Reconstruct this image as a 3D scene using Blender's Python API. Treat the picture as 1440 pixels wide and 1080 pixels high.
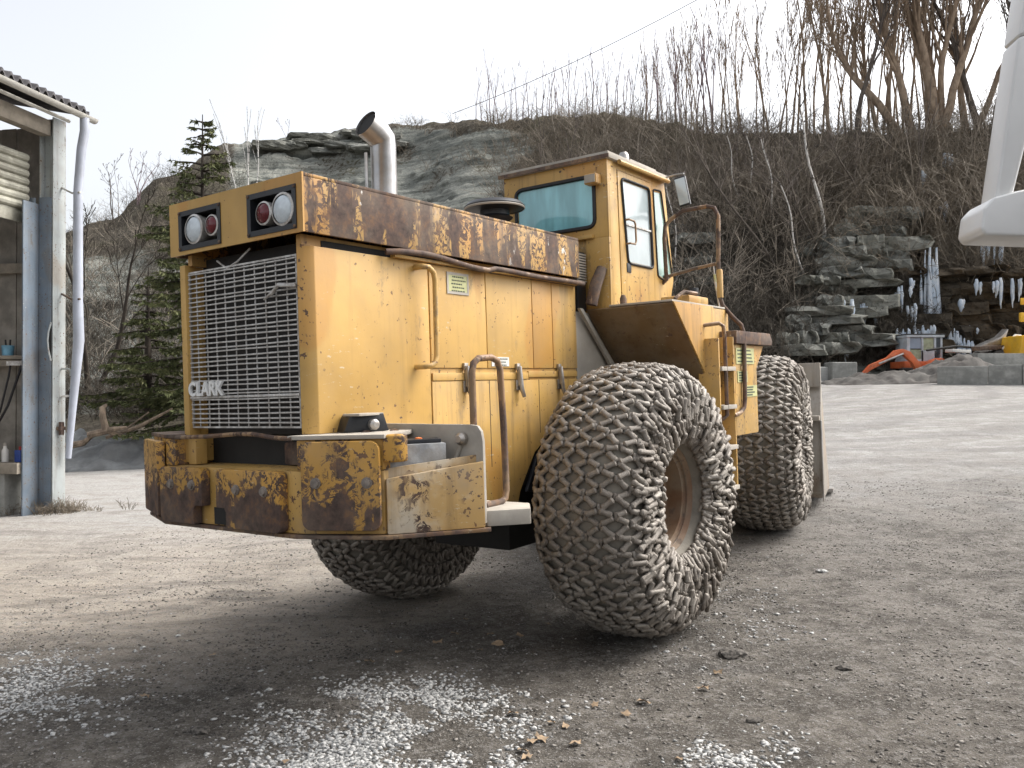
import bpy, bmesh, math, random
import numpy as np
from mathutils import Vector, Matrix, noise as mnoise

random.seed(7); np.random.seed(7)
scene = bpy.context.scene
for o in list(bpy.data.objects): bpy.data.objects.remove(o)
COL = scene.collection
RAD = math.radians

# ------------------------------------------------------------------ camera, sky, sun, exposure
FPX, EYE = 1192.0, 1.8
cam_d = bpy.data.cameras.new('camera'); cam = bpy.data.objects.new('camera', cam_d); COL.objects.link(cam)
cam.location = (0, 0, EYE); cam.rotation_euler = (RAD(90.29), 0, 0)
cam_d.sensor_width = 36; cam_d.lens = FPX / 1440 * 36; cam_d.clip_start = 0.05; cam_d.clip_end = 3000
scene.camera = cam

SUN_EL, SUN_AZ = RAD(48), RAD(70)          # azimuth clockwise from +Y
world = bpy.data.worlds.new('World'); scene.world = world; world.use_nodes = True
wn = world.node_tree; wn.nodes.clear()
wo = wn.nodes.new('ShaderNodeOutputWorld'); wb = wn.nodes.new('ShaderNodeBackground')
sky = wn.nodes.new('ShaderNodeTexSky'); sky.sky_type = 'NISHITA'; sky.sun_disc = False
sky.sun_elevation = SUN_EL; sky.sun_rotation = SUN_AZ
sky.air_density = 1.0; sky.dust_density = 7.0; sky.ozone_density = 0.6; sky.altitude = 300
hs = wn.nodes.new('ShaderNodeHueSaturation'); hs.inputs['Saturation'].default_value = .24      # thin high overcast: a milky sky
wn.links.new(sky.outputs[0], hs.inputs['Color']); wn.links.new(hs.outputs[0], wb.inputs[0]); wb.inputs[1].default_value = 0.15
wn.links.new(wb.outputs[0], wo.inputs[0])
sun_d = bpy.data.lights.new('sun', 'SUN'); sun = bpy.data.objects.new('sun', sun_d); COL.objects.link(sun)
sun_d.energy = 1.0; sun_d.angle = RAD(38); sun_d.color = (1.0, 0.95, 0.88)
sdir = Vector((math.sin(SUN_AZ)*math.cos(SUN_EL), math.cos(SUN_AZ)*math.cos(SUN_EL), math.sin(SUN_EL)))
sun.rotation_euler = sdir.to_track_quat('Z', 'Y').to_euler(); sun.location = (20, 10, 40)
vs = scene.view_settings; vs.view_transform = 'Standard'; vs.look = 'None'; vs.gamma = 1.0
vs.use_curve_mapping = False; vs.exposure = 1.15
scene.cycles.max_bounces = 6; scene.cycles.diffuse_bounces = 3; scene.cycles.glossy_bounces = 3; scene.cycles.transmission_bounces = 4

# ------------------------------------------------------------------ node helper
class G:
    def __init__(s, name):
        s.m = bpy.data.materials.new(name); s.m.use_nodes = True; s.nt = s.m.node_tree
        s.b = s.nt.nodes['Principled BSDF']; s._c = None
    def n(s, t): return s.nt.nodes.new(t)
    def put(s, sock, v):
        if hasattr(v, 'is_output'): s.nt.links.new(v, sock)
        elif isinstance(v, (tuple, list)): sock.default_value = tuple(v) + ((1,) if len(v) == 3 and len(sock.default_value) == 4 else ())
        else: sock.default_value = v
    def co(s):
        if s._c is None: s._c = s.n('ShaderNodeTexCoord').outputs['Object']
        return s._c
    def geo(s): return s.n('ShaderNodeNewGeometry').outputs['Position']
    def scale(s, v, sc):
        k = s.n('ShaderNodeMapping'); s.put(k.inputs[0], v); k.inputs['Scale'].default_value = sc; return k.outputs[0]
    def noise(s, sc, det=5, ro=.6, v=None, dist=0):
        k = s.n('ShaderNodeTexNoise'); s.put(k.inputs['Vector'], v or s.co())
        k.inputs['Scale'].default_value = sc; k.inputs['Detail'].default_value = min(det, 5)
        k.inputs['Roughness'].default_value = ro; k.inputs['Distortion'].default_value = dist
        return k.outputs[0]
    def voro(s, sc, v=None, feat='F1', out=0):
        k = s.n('ShaderNodeTexVoronoi'); k.feature = feat; s.put(k.inputs['Vector'], v or s.co()); k.inputs['Scale'].default_value = sc
        return k.outputs[out]
    def ramp(s, f, stops, mode='LINEAR'):
        k = s.n('ShaderNodeValToRGB'); s.put(k.inputs[0], f); e = k.color_ramp.elements; k.color_ramp.interpolation = mode
        while len(e) < len(stops): e.new(.5)
        for el, (p, c) in zip(e, stops):
            el.position = p; el.color = (c, c, c, 1) if not isinstance(c, (tuple, list)) else tuple(c) + (1,)
        return k.outputs[0]
    def step(s, f, a, b):
        k = s.n('ShaderNodeMapRange'); k.interpolation_type = 'SMOOTHSTEP'; s.put(k.inputs[0], f)
        k.inputs[1].default_value = a; k.inputs[2].default_value = b; return k.outputs[0]
    def mix(s, f, a, b):
        k = s.n('ShaderNodeMix'); k.data_type = 'RGBA'; s.put(k.inputs[0], f); s.put(k.inputs[6], a); s.put(k.inputs[7], b); return k.outputs[2]
    def mth(s, op, a, b=0.0, clamp=False):
        k = s.n('ShaderNodeMath'); k.operation = op; k.use_clamp = clamp; s.put(k.inputs[0], a); s.put(k.inputs[1], b); return k.outputs[0]
    def sep(s, v=None):
        k = s.n('ShaderNodeSeparateXYZ'); s.put(k.inputs[0], v or s.co()); return k.outputs
    def attr(s, name):
        k = s.n('ShaderNodeAttribute'); k.attribute_name = name; return k.outputs['Fac']
    def rnd(s): return s.n('ShaderNodeObjectInfo').outputs['Random']
    def bump(s, h, st=.4, d=.01):
        k = s.n('ShaderNodeBump'); s.put(k.inputs['Height'], h); k.inputs['Strength'].default_value = st; k.inputs['Distance'].default_value = d
        s.nt.links.new(k.outputs[0], s.b.inputs['Normal']); return k.outputs[0]
    def done(s, col, rough=.6, metal=0.0, spec=None):
        s.put(s.b.inputs['Base Color'], col); s.put(s.b.inputs['Roughness'], rough); s.put(s.b.inputs['Metallic'], metal)
        if spec is not None: s.b.inputs['Specular IOR Level'].default_value = spec
        return s.m

def paint(name, base=(.535, .325, .092), rust=.0, streak=.0, chips=.5, dirt=.3, zlo=None, zhi=None, zrust=0.0, crack=0.0, pale=0.0, white=False, vert=.45, bigsc=2.2):
    g = G(name)
    base2 = tuple(c*.8 for c in base); base3 = tuple(min(1, c*1.12+.012) for c in base)
    var = g.noise(1.3, 4, .55)
    col = g.mix(g.step(var, .3, .7), base2, base3)
    tide = g.step(g.noise(1.7, 2, .4, g.scale(g.co(), (1, 1, .5))), .56, .6)
    col = g.mix(g.mth('MULTIPLY', tide, .55), col, (base[0]*.92, base[1]*.74, base[2]*.6))
    smd = g.mth('MULTIPLY', g.step(g.noise(6.5, 7, .7, g.scale(g.co(), (1, 1, .45))), .56, .70), g.step(g.noise(1.1, 3, .5), .47, .58))
    col = g.mix(g.mth('MULTIPLY', smd, .75), col, (.105, .085, .062))
    scr = g.mth('MULTIPLY', g.step(g.noise(30, 5, .7, g.scale(g.co(), (.5, .5, 1.6))), .62, .66), g.step(g.noise(1.9, 2, .5), .55, .62))
    col = g.mix(g.mth('MULTIPLY', scr, .7), col, (.60, .55, .42))
    if pale: col = g.mix(g.mth('MULTIPLY', g.step(g.noise(2.6, 6, .6), .4, .65), min(pale, 1)), col, (.58, .51, .40) if pale >= 1 else (.47, .37, .24))
    stn = g.noise(5, 6, .62, g.scale(g.co(), (1.4, 1.4, .22)))
    big = g.noise(bigsc, 8, .66)
    f = g.mth('ADD', g.mth('MULTIPLY', big, 1-vert), g.mth('MULTIPLY', stn, vert))
    if zlo is not None:
        z = g.sep()[2]; zg = g.step(z, zhi, zlo); f = g.mth('ADD', f, g.mth('MULTIPLY', zg, zrust))
    mask = g.step(f, .74 - rust*.34, .77 - rust*.34)
    if crack:
        cr = g.noise(17, 6, .72, None, 1.2)
        mask = g.mth('MAXIMUM', mask, g.mth('MULTIPLY', g.step(cr, .5, .53), g.step(f, .60-rust*.34, .66-rust*.34)))
    chip = g.mth('MULTIPLY', g.step(g.noise(26, 3, .6), .70 - chips*.11, .72 - chips*.11), g.step(g.noise(3.1, 3, .5), .46, .56))
    edge = g.mth('MULTIPLY', g.step(g.noise(55, 4, .6, g.scale(g.co(), (1, 1, .4))), .66, .7), g.step(g.noise(4.7, 2, .5), .5, .6))
    rmask = g.mth('MAXIMUM', mask, g.mth('MAXIMUM', chip, edge))
    rc = g.ramp(g.noise(13, 7, .7), [(.3, (.040, .028, .024)), (.5, (.095, .062, .050)), (.68, (.175, .095, .05)), (.85, (.28, .16, .08))])
    stk = g.mth('MULTIPLY', g.step(g.noise(7, 5, .6, g.scale(g.co(), (2.2, 2.2, .12))), .50, .72), min(1, streak))
    col = g.mix(stk, col, (.10, .058, .028))
    col = g.mix(rmask, col, rc)
    if white:
        w = g.mth('MULTIPLY', g.step(g.noise(15, 3, .5, g.scale(g.co(), (1, 1, .7))), .62, .64), g.step(g.noise(2.0, 2, .5, g.scale(g.co(), (1, 1, .3))), .55, .62))
        col = g.mix(w, col, (.62, .6, .56))
    d = g.mth('MULTIPLY', g.step(g.noise(3.3, 7, .65), .38, .75), dirt)
    col = g.mix(d, col, (.27, .225, .17))
    g.bump(g.mth('ADD', g.mth('MULTIPLY', g.noise(13, 4, .66), .5), g.mth('MULTIPLY', g.noise(60, 3, .6), .12)), .3, .006)
    rough = g.mth('ADD', .46, g.mth('MULTIPLY', g.mth('MAXIMUM', rmask, d), .4))
    return g.done(col, rough, 0, .4)

def plain(name, col, rough=.6, metal=0., var=.25, sc=6, bump=.2, dirt=0., dirtcol=(.22, .19, .15), spec=None):
    g = G(name); a = tuple(c*(1-var) for c in col); b = tuple(min(1, c*(1+var)) for c in col)
    nz = g.noise(sc, 6, .62); c = g.mix(g.step(nz, .3, .7), a, b)
    if dirt: c = g.mix(g.mth('MULTIPLY', g.step(g.noise(sc*.6, 7, .68), .4, .62), dirt), c, dirtcol)
    if bump: g.bump(g.noise(sc*6, 4, .6), bump, .006)
    return g.done(c, g.mth('ADD', rough-.08, g.mth('MULTIPLY', nz, .16)), metal, spec)

M = {}
M['paint'] = paint('machine_yellow', rust=.10, streak=.15, chips=.6, dirt=.16)
M['paint_cab'] = paint('cab_yellow', rust=.22, streak=.55, chips=.6, dirt=.22)
M['paint_hood'] = paint('hood_rusted_yellow', base=(.46, .265, .07), rust=.76, streak=.95, chips=.8, dirt=.42, crack=.15, white=True, vert=.66, bigsc=1.5)
M['paint_clean'] = paint('lamp_face_yellow', rust=.06, streak=.12, chips=.2, dirt=.08)
M['paint_bumper'] = paint('bumper_chipped_yellow', base=(.50, .27, .05), rust=.46, streak=.3, chips=1, dirt=.25, zlo=1.15, zhi=1.47, zrust=.18, crack=1)
M['paint_box'] = paint('dusty_box_yellow', base=(.56, .36, .14), rust=.34, streak=.3, chips=1.2, dirt=.6, pale=1.0, crack=.6)
M['paint_side'] = paint('lower_panel_yellow', rust=.12, streak=.45, chips=.6, dirt=.30)
M['paint_front'] = paint('front_yellow', rust=.30, streak=.5, chips=.9, dirt=.45)
M['rail'] = paint('rail_rust_yellow', base=(.27, .165, .085), rust=.8, chips=1, dirt=.35)
M['rust'] = paint('rusted_steel', base=(.20, .12, .06), rust=.9, chips=1, dirt=.4)
M['fender'] = paint('muddy_fender', base=(.17, .11, .05), rust=.34, streak=.6, chips=.8, dirt=.45)
M['black'] = plain('black_plastic', (.012, .014, .018), .45, dirt=.2, dirtcol=(.06, .06, .06))
M['dark'] = plain('dark_grime_shade', (.018, .017, .016), .8)  # grimy dark parts; also put in for shade in holes and openings
M['radiator'] = plain('radiator_core', (.022, .019, .017), .75, sc=14)
M['galv'] = plain('grille_wire_steel', (.60, .59, .57), .5, .35, .25, 20, .2, .5, (.20, .16, .12))
M['badge'] = plain('badge_white', (.74, .74, .72), .5, 0, .08, 20)
M['steel'] = plain('worn_steel', (.42, .41, .40), .38, .8, .25, 5, .2, .45, (.30, .25, .19))
M['chrome'] = plain('exhaust_steel', (.48, .48, .49), .36, .85, .22, 4, .15, .5, (.30, .27, .23))
M['bolt'] = plain('bolt_steel', (.22, .19, .165), .6, .3, .3, 30)
M['plate_grey'] = plain('dusty_grey_plate', (.37, .34, .295), .8, 0, .2, 4, .2, .5, (.36, .32, .26))
M['lens_white'] = plain('lamp_lens_clear', (.58, .64, .68), .14, 0, .08, 30, .1)
M['lens_red'] = plain('lamp_lens_red', (.11, .010, .016), .16, 0, .2, 30, .1)
M['rubber_gasket'] = plain('gasket_rubber', (.02, .02, .022), .7)
M['tyre'] = plain('dusty_tyre', (.20, .184, .156), .95, 0, .28, 5, .5, .6, (.225, .205, .172))
def chain_mat(name, lo, hi):
    g = G(name); n = g.noise(9, 5, .6); c = g.mix(g.step(n, .3, .7), lo, hi)
    c = g.mix(g.mth('MULTIPLY', g.step(g.noise(2.3, 4, .6), .45, .62), .55), c, (.135, .11, .088))
    c = g.mix(g.mth('MULTIPLY', g.step(g.noise(40, 3, .5), .56, .64), .5), c, (.36, .335, .305))
    g.bump(g.noise(45, 4, .6), .5, .006)
    return g.done(c, .62, .25)
M['chain'] = chain_mat('tyre_chain_steel', (.165, .145, .125), (.34, .31, .27))
M['rim'] = paint('rim_rusty', base=(.19, .12, .075), rust=.42, chips=1, dirt=.85, pale=.25)
def glass(name, col, rough=.05, tr=0.0):
    g = G(name); n = g.noise(2.2, 4, .6, g.scale(g.co(), (1, 3, .6)))
    c = g.mix(g.step(n, .3, .7), tuple(x*.8 for x in col), tuple(min(1, x*1.2) for x in col))
    g.b.inputs['Transmission Weight'].default_value = tr
    g.b.inputs['Coat Weight'].default_value = .5
    return g.done(c, rough, 0)
M['glass_rear'] = glass('blue_reflection_glass', (.24, .53, .58), .10, .06)  # nearly opaque blue base colour stands in for the pane's reflection
M['glass_side'] = glass('pale_reflection_glass', (.46, .54, .56), .25, .15)  # whitish reflection painted into the side glass colour
M['glass_green'] = glass('green_glass', (.40, .58, .52), .12, .25)
M['mirror'] = plain('mirror_glass', (.60, .66, .67), .2, .2, .06, 3, 0)  # pale diffuse colour in place of a bright mirror reflection
M['plate_yellow'] = plain('notice_yellow', (.46, .46, .22), .5, 0, .12, 8)
M['white_paint'] = plain('white_paint', (.72, .72, .71), .32, 0, .05, 2, .05, .12, (.5, .46, .4))
M['wht'] = plain('white_label', (.66, .64, .60), .6, 0, .08, 10)
M['ink'] = plain('label_ink', (.06, .075, .05), .7)
M['batt'] = plain('battery_grey', (.30, .31, .32), .6, 0, .3, 9, .3, .5)
M['orange'] = plain('orange_cap', (.65, .16, .04), .5)

# ------------------------------------------------------------------ mesh helpers
class MB:
    def __init__(s): s.v = []; s.f = []
    def add(s, vs, fs):
        o = len(s.v); s.v += [tuple(p) for p in vs]; s.f += [tuple(i+o for i in f) for f in fs]; return s
    def box(s, a, b):
        (x0, y0, z0), (x1, y1, z1) = a, b
        x0, x1 = min(x0, x1), max(x0, x1); y0, y1 = min(y0, y1), max(y0, y1); z0, z1 = min(z0, z1), max(z0, z1)
        return s.add([(x0,y0,z0),(x1,y0,z0),(x1,y1,z0),(x0,y1,z0),(x0,y0,z1),(x1,y0,z1),(x1,y1,z1),(x0,y1,z1)],
                     [(0,3,2,1),(4,5,6,7),(0,1,5,4),(1,2,6,5),(2,3,7,6),(3,0,4,7)])
    def prism(s, poly, off):            # planar polygon extruded by a vector
        n = len(poly); A = [Vector(p) for p in poly]; o = Vector(off); B = [p+o for p in A]
        nrm = Vector((0, 0, 0))
        for i in range(n): nrm += A[i].cross(A[(i+1) % n])
        if nrm.dot(o) > 0: A, B = A[::-1], B[::-1]
        return s.add(A+B, [tuple(range(n)), tuple(range(2*n-1, n-1, -1))] + [(i, i+n, (i+1) % n+n, (i+1) % n) for i in range(n)])
    def tube(s, pts, r, n=8, cap=True):
        P = [Vector(p) for p in pts]; k = len(P); R = r if isinstance(r, (list, tuple)) else [r]*k
        T = [(P[min(i+1, k-1)]-P[max(i-1, 0)]).normalized() for i in range(k)]
        up = Vector((0, 0, 1)) if abs(T[0].z) < .9 else Vector((1, 0, 0))
        u = T[0].cross(up).normalized(); vs = []
        for i in range(k):
            u = (u - T[i]*u.dot(T[i])).normalized(); w = T[i].cross(u)
            for j in range(n):
                a = 2*math.pi*j/n; vs.append(P[i] + (u*math.cos(a) + w*math.sin(a))*R[i])
        fs = [(i*n+j, i*n+(j+1) % n, (i+1)*n+(j+1) % n, (i+1)*n+j) for i in range(k-1) for j in range(n)]
        if cap: fs += [tuple(range(n-1, -1, -1)), tuple((k-1)*n+j for j in range(n))]
        return s.add(vs, fs)
    def lathe(s, prof, c, ax, n=24, closed=False):   # prof: (r, h) along ax
        c = Vector(c); ax = Vector(ax).normalized(); t = Vector((0, 0, 1)) if abs(ax.z) < .9 else Vector((1, 0, 0))
        u = ax.cross(t).normalized(); w = ax.cross(u); vs = []; m = len(prof)
        for r, h in prof:
            for j in range(n):
                a = 2*math.pi*j/n; vs.append(c + ax*h + (u*math.cos(a)+w*math.sin(a))*max(r, 1e-4))
        rng = range(m) if closed else range(m-1)
        return s.add(vs, [(i*n+j, i*n+(j+1) % n, ((i+1) % m)*n+(j+1) % n, ((i+1) % m)*n+j) for i in rng for j in range(n)])
    def build(s, name, mat, parent=None, bevel=0, seg=2, smooth=35, loc=None):
        me = bpy.data.meshes.new(name); me.from_pydata(s.v, [], s.f); me.validate()
        bm = bmesh.new(); bm.from_mesh(me)
        bmesh.ops.recalc_face_normals(bm, faces=bm.faces)
        if bevel:
            es = [e for e in bm.edges if len(e.link_faces) == 2 and e.calc_face_angle(0) > .5]
            bmesh.ops.bevel(bm, geom=es, offset=bevel, segments=seg, affect='EDGES', profile=.6, clamp_overlap=True)
        bm.to_mesh(me); bm.free()
        if smooth:
            me.polygons.foreach_set('use_smooth', [True]*len(me.polygons)); me.set_sharp_from_angle(angle=RAD(smooth))
        me.materials.append(M[mat] if isinstance(mat, str) else mat)
        return link(name, me, parent, loc)
def link(name, me, parent=None, loc=None):
    o = bpy.data.objects.new(name, me); COL.objects.link(o)
    if parent is not None: o.parent = parent
    if loc is not None: o.location = loc
    return o
def tag(o, label=None, cat=None, group=None, kind=None):
    if label: o['label'] = label
    if cat: o['category'] = cat
    if group: o['group'] = group
    if kind: o['kind'] = kind
    return o
def empty(name, loc=(0, 0, 0), rz=0):
    o = bpy.data.objects.new(name, None); COL.objects.link(o); o.location = loc; o.rotation_euler = (0, 0, rz); o.empty_display_size = .2
    return o
def mesh_np(name, V, Q=None, T=None, mat=None, smooth=False):
    V = np.asarray(V, np.float32); me = bpy.data.meshes.new(name); me.vertices.add(len(V)); me.vertices.foreach_set('co', V.ravel())
    idx = []; tot = []
    if Q is not None and len(Q): idx.append(np.asarray(Q, np.int32).ravel()); tot.append(np.full(len(Q), 4, np.int32))
    if T is not None and len(T): idx.append(np.asarray(T, np.int32).ravel()); tot.append(np.full(len(T), 3, np.int32))
    idx = np.concatenate(idx); tot = np.concatenate(tot)
    me.loops.add(len(idx)); me.loops.foreach_set('vertex_index', idx)
    me.polygons.add(len(tot)); st = np.concatenate([[0], np.cumsum(tot)[:-1]]).astype(np.int32)
    me.polygons.foreach_set('loop_start', st); me.polygons.foreach_set('loop_total', tot)
    if smooth: me.polygons.foreach_set('use_smooth', np.ones(len(tot), bool))
    me.update(calc_edges=True)
    if mat is not None: me.materials.append(M[mat] if isinstance(mat, str) else mat)
    return me
def segs_mesh(name, S, n, mat, smooth=True):      # S: rows x0 y0 z0 x1 y1 z1 r0 r1 -> tapered prisms
    S = np.asarray(S, float); A = S[:, 0:3]; B = S[:, 3:6]; d = B-A; L = np.linalg.norm(d, axis=1, keepdims=True)+1e-9; d = d/L
    t = np.where(np.abs(d[:, 2:3]) < .9, np.array([[0, 0, 1.]]), np.array([[1., 0, 0]]))
    u = np.cross(d, t); u /= np.linalg.norm(u, axis=1, keepdims=True); w = np.cross(d, u)
    a = np.arange(n)*2*np.pi/n; ca = np.cos(a)[None, :, None]; sa = np.sin(a)[None, :, None]
    ring = u[:, None, :]*ca + w[:, None, :]*sa
    V = np.concatenate([A[:, None]+ring*S[:, 6][:, None, None], B[:, None]+ring*S[:, 7][:, None, None]], 1).reshape(-1, 3)
    k = np.arange(len(S))[:, None]*2*n; j = np.arange(n)[None]; j2 = (j+1) % n
    Q = np.stack([k+j, k+j2, k+n+j2, k+n+j], -1).reshape(-1, 4)
    return mesh_np(name, V, Q, None, mat, smooth)
def wor(u, v, d):                                  # helper used only to turn measured angles into world metres
    p = RAD(.29); a = (u-720)/FPX; b = -(v-540)/FPX
    return Vector((a*d, (math.cos(p)-b*math.sin(p))*d, EYE+(math.sin(p)+b*math.cos(p))*d))
def sst(x, a, b):
    t = min(1, max(0, (x-a)/(b-a))); return t*t*(3-2*t)
def fbm(x, y, z=0, o=4): return mnoise.fractal(Vector((x, y, z)), 1.0, 2.0, o)
# ------------------------------------------------------------------ ground
def gz0(x, y):
    xc = max(-14, min(26, x)); yy = max(0, min(40, y)-8)
    return .032*xc - .043 + (.070*yy*sst(x, -4, 4)) + .35*sst(y, 34, 60)*0
def gz(x, y):
    z = gz0(x, y)
    near = 1-sst(math.hypot(x, y-6), 15, 45)
    return z + near*(.022*fbm(x*.55, y*.55, 3, 3) + .010*fbm(x*2.3, y*2.3, 9, 3)) + .05*(1-near)*fbm(x*.2, y*.2, 5, 2)

def ground_material():
    g = G('dirt_yard'); p = g.geo(); s = g.sep(p); x, y = s[0], s[1]
    n1 = g.noise(.45, 8, .62, p); n2 = g.noise(2.4, 8, .66, p); n3 = g.noise(16, 7, .72, p); n4 = g.noise(75, 5, .68, p); n5 = g.noise(6.5, 7, .7, p)
    st = g.noise(1.6, 6, .6, g.scale(p, (.42, 1, 1)), 1.6)
    col = g.mix(g.step(n2, .34, .68), (.080, .071, .060), (.165, .148, .127))
    # warm dry soil to the left, in front of the shed
    left = g.mth('MULTIPLY', g.step(x, .6, -2.2), g.step(g.mth('ADD', y, g.mth('MULTIPLY', n1, 3.0)), 6.6, 9.2))
    col = g.mix(g.mth('MULTIPLY', left, g.mth('ADD', .35, g.mth('MULTIPLY', g.step(st, .3, .62), .65))), col, (.44, .385, .32))
    # pale limestone dust further off and to the right
    ya = g.mth('ADD', y, g.mth('MULTIPLY', n1, 8.0)); far = g.step(ya, 11.5, 19)
    col = g.mix(g.mth('MULTIPLY', far, g.mth('ADD', .4, g.mth('MULTIPLY', g.step(st, .25, .66), .6))), col, (.43, .42, .405))
    rgt = g.mth('MULTIPLY', g.step(x, 1.2, 4.2), g.step(n2, .3, .62)); col = g.mix(g.mth('MULTIPLY', rgt, .55), col, (.25, .232, .21))
    # wheel tracks curving across the far yard
    k = g.n('ShaderNodeTexWave'); k.wave_type = 'RINGS'; k.rings_direction = 'Z'
    mp = g.n('ShaderNodeMapping'); g.put(mp.inputs[0], p); mp.inputs['Location'].default_value = (-3.0, -36.0, 0)
    g.put(k.inputs['Vector'], mp.outputs[0]); k.inputs['Scale'].default_value = .17; k.inputs['Distortion'].default_value = 14; k.inputs['Detail'].default_value = 4; k.inputs['Detail Scale'].default_value = .5
    tr = g.mth('MULTIPLY', g.step(k.outputs[1], .62, .95), g.mth('MULTIPLY', g.step(y, 10, 15), g.step(x, 2, 5)))
    col = g.mix(g.mth('MULTIPLY', tr, .4), col, (.19, .185, .18))
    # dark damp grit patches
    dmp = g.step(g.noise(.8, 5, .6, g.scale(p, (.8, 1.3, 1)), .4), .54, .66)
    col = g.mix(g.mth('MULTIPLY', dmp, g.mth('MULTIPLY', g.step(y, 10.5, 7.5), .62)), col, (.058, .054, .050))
    # fine grit
    keep = g.mth('SUBTRACT', 1.0, g.mth('MULTIPLY', g.mth('MAXIMUM', far, left), .62))
    col = g.mix(g.mth('MULTIPLY', g.mth('MULTIPLY', g.step(n5, .5, .66), .6), keep), col, (.068, .060, .051))
    col = g.mix(g.mth('MULTIPLY', g.step(n5, .47, .34), .4), col, (.27, .25, .225))
    col = g.mix(g.mth('MULTIPLY', g.step(n3, .52, .62), .55), col, (.26, .245, .228))
    col = g.mix(g.mth('MULTIPLY', g.step(n4, .56, .64), .6), col, (.40, .39, .375))
    col = g.mix(g.mth('MULTIPLY', g.mth('MULTIPLY', g.step(g.noise(38, 5, .68, p), .55, .63), .7), keep), col, (.040, .036, .032))
    h = g.mth('ADD', g.mth('MULTIPLY', n3, .8), g.mth('ADD', g.mth('MULTIPLY', n4, .45), g.mth('MULTIPLY', n2, 1.2)))
    g.bump(h, 1.0, .045)
    return g.done(col, .93, 0, .2)
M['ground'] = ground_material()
def axis(lo, hi, f0, f1, step, grow):
    a = list(np.arange(f0, f1, step)); st = step; x = f1
    while x < hi: a.append(x); st *= grow; x += st
    a.append(hi); st = step; x = f0-step
    while x > lo: a.insert(0, x); st *= grow; x -= st
    a.insert(0, lo); return a
GX = axis(-420, 420, -6, 7, .05, 1.07); GY = axis(-420, 420, 3, 12.5, .05, 1.06)
Vg = [(x, y, gz(x, y)) for y in GY for x in GX]; nx = len(GX)
Qg = [(j*nx+i, j*nx+i+1, (j+1)*nx+i+1, (j+1)*nx+i) for j in range(len(GY)-1) for i in range(nx-1)]
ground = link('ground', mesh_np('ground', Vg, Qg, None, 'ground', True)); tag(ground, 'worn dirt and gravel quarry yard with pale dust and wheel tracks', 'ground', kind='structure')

# ------------------------------------------------------------------ hillside behind the yard
HILL = {   # view column: (row, distance) from foot to crest, six stations
 -2600: [(600,40),(560,44),(500,50),(430,58),(380,66),(330,80)],
 -900: [(640,30),(600,33),(540,38),(450,46),(380,56),(330,72)],
 60:   [(655,25),(600,28),(540,33),(460,42),(390,54),(335,70)],
 150:  [(652,24.5),(595,27.5),(535,33),(450,42),(380,54),(312,70)],
 230:  [(650,24.5),(590,28),(525,34),(430,44),(340,58),(252,73)],
 320:  [(640,25),(570,29),(490,36),(390,47),(280,64),(203,76)],
 430:  [(620,26),(540,31),(450,38),(360,49),(275,68),(187,77)],
 560:  [(590,27),(510,32),(430,39),(350,49),(270,65),(178,75)],
 680:  [(570,28),(490,33),(420,39),(345,47),(262,58),(168,68)],
 880:  [(552,29),(480,33),(410,38),(335,44),(250,52),(160,62)],
 1000: [(540,31),(480,33.5),(410,37),(330,41),(250,46),(186,53)],
 1100: [(533,33),(505,34.5),(420,37.5),(330,41),(250,45),(190,50)],
 1160: [(530,34),(515,35.4),(425,37.2),(335,40),(250,44),(192,49)],
 1290: [(528,35),(512,36),(405,36.8),(330,39.2),(250,42.5),(190,47)],
 1440: [(528,35),(512,36),(395,36.6),(320,38.8),(240,41.5),(178,46)],
 1800: [(528,36),(505,37),(390,38),(310,40),(230,43),(165,47)],
 4200: [(530,50),(500,52),(430,55),(360,58),(300,62),(240,66)]}
HK = sorted(HILL)
def hill_pt(u, t):      # t 0..1 foot->crest
    i = max(0, min(len(HK)-2, np.searchsorted(HK, u)-1)); a, b = HK[i], HK[i+1]; k = min(1, max(0, (u-a)/(b-a))); k = k*k*(3-2*k) if b-a < 300 else k
    q = t*5; j = min(4, int(q)); r = q-j
    def pt(c): (v0, d0), (v1, d1) = HILL[c][j], HILL[c][j+1]; return v0+(v1-v0)*r, d0+(d1-d0)*r
    (va, da), (vb, db) = pt(a), pt(b)
    return va+(vb-va)*k, da+(db-da)*k
def rockmask(u, v):
    m = 0
    m = max(m, sst(u, 300, 360)*(1-sst(u, 690, 800))*(1-sst(v, 285, 330))*sst(v, 170, 205))
    m = max(m, .8*sst(u, 920, 960)*(1-sst(u, 1010, 1060))*sst(v, 290, 320)*(1-sst(v, 430, 470)))
    m = max(m, sst(u, 1090, 1120)*sst(v, 300, 345))
    m = max(m, .75*(1-sst(u, 330, 380))*sst(v, 320, 400)*(1-sst(v, 560, 600)))
    m = max(m, .55*(1-sst(u, 330, 380))*sst(v, 600, 615))
    return m
def hsh(a, b=0, c=0):
    h = math.sin(a*127.1+b*311.7+c*74.7)*43758.5453; return h-math.floor(h)
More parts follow.
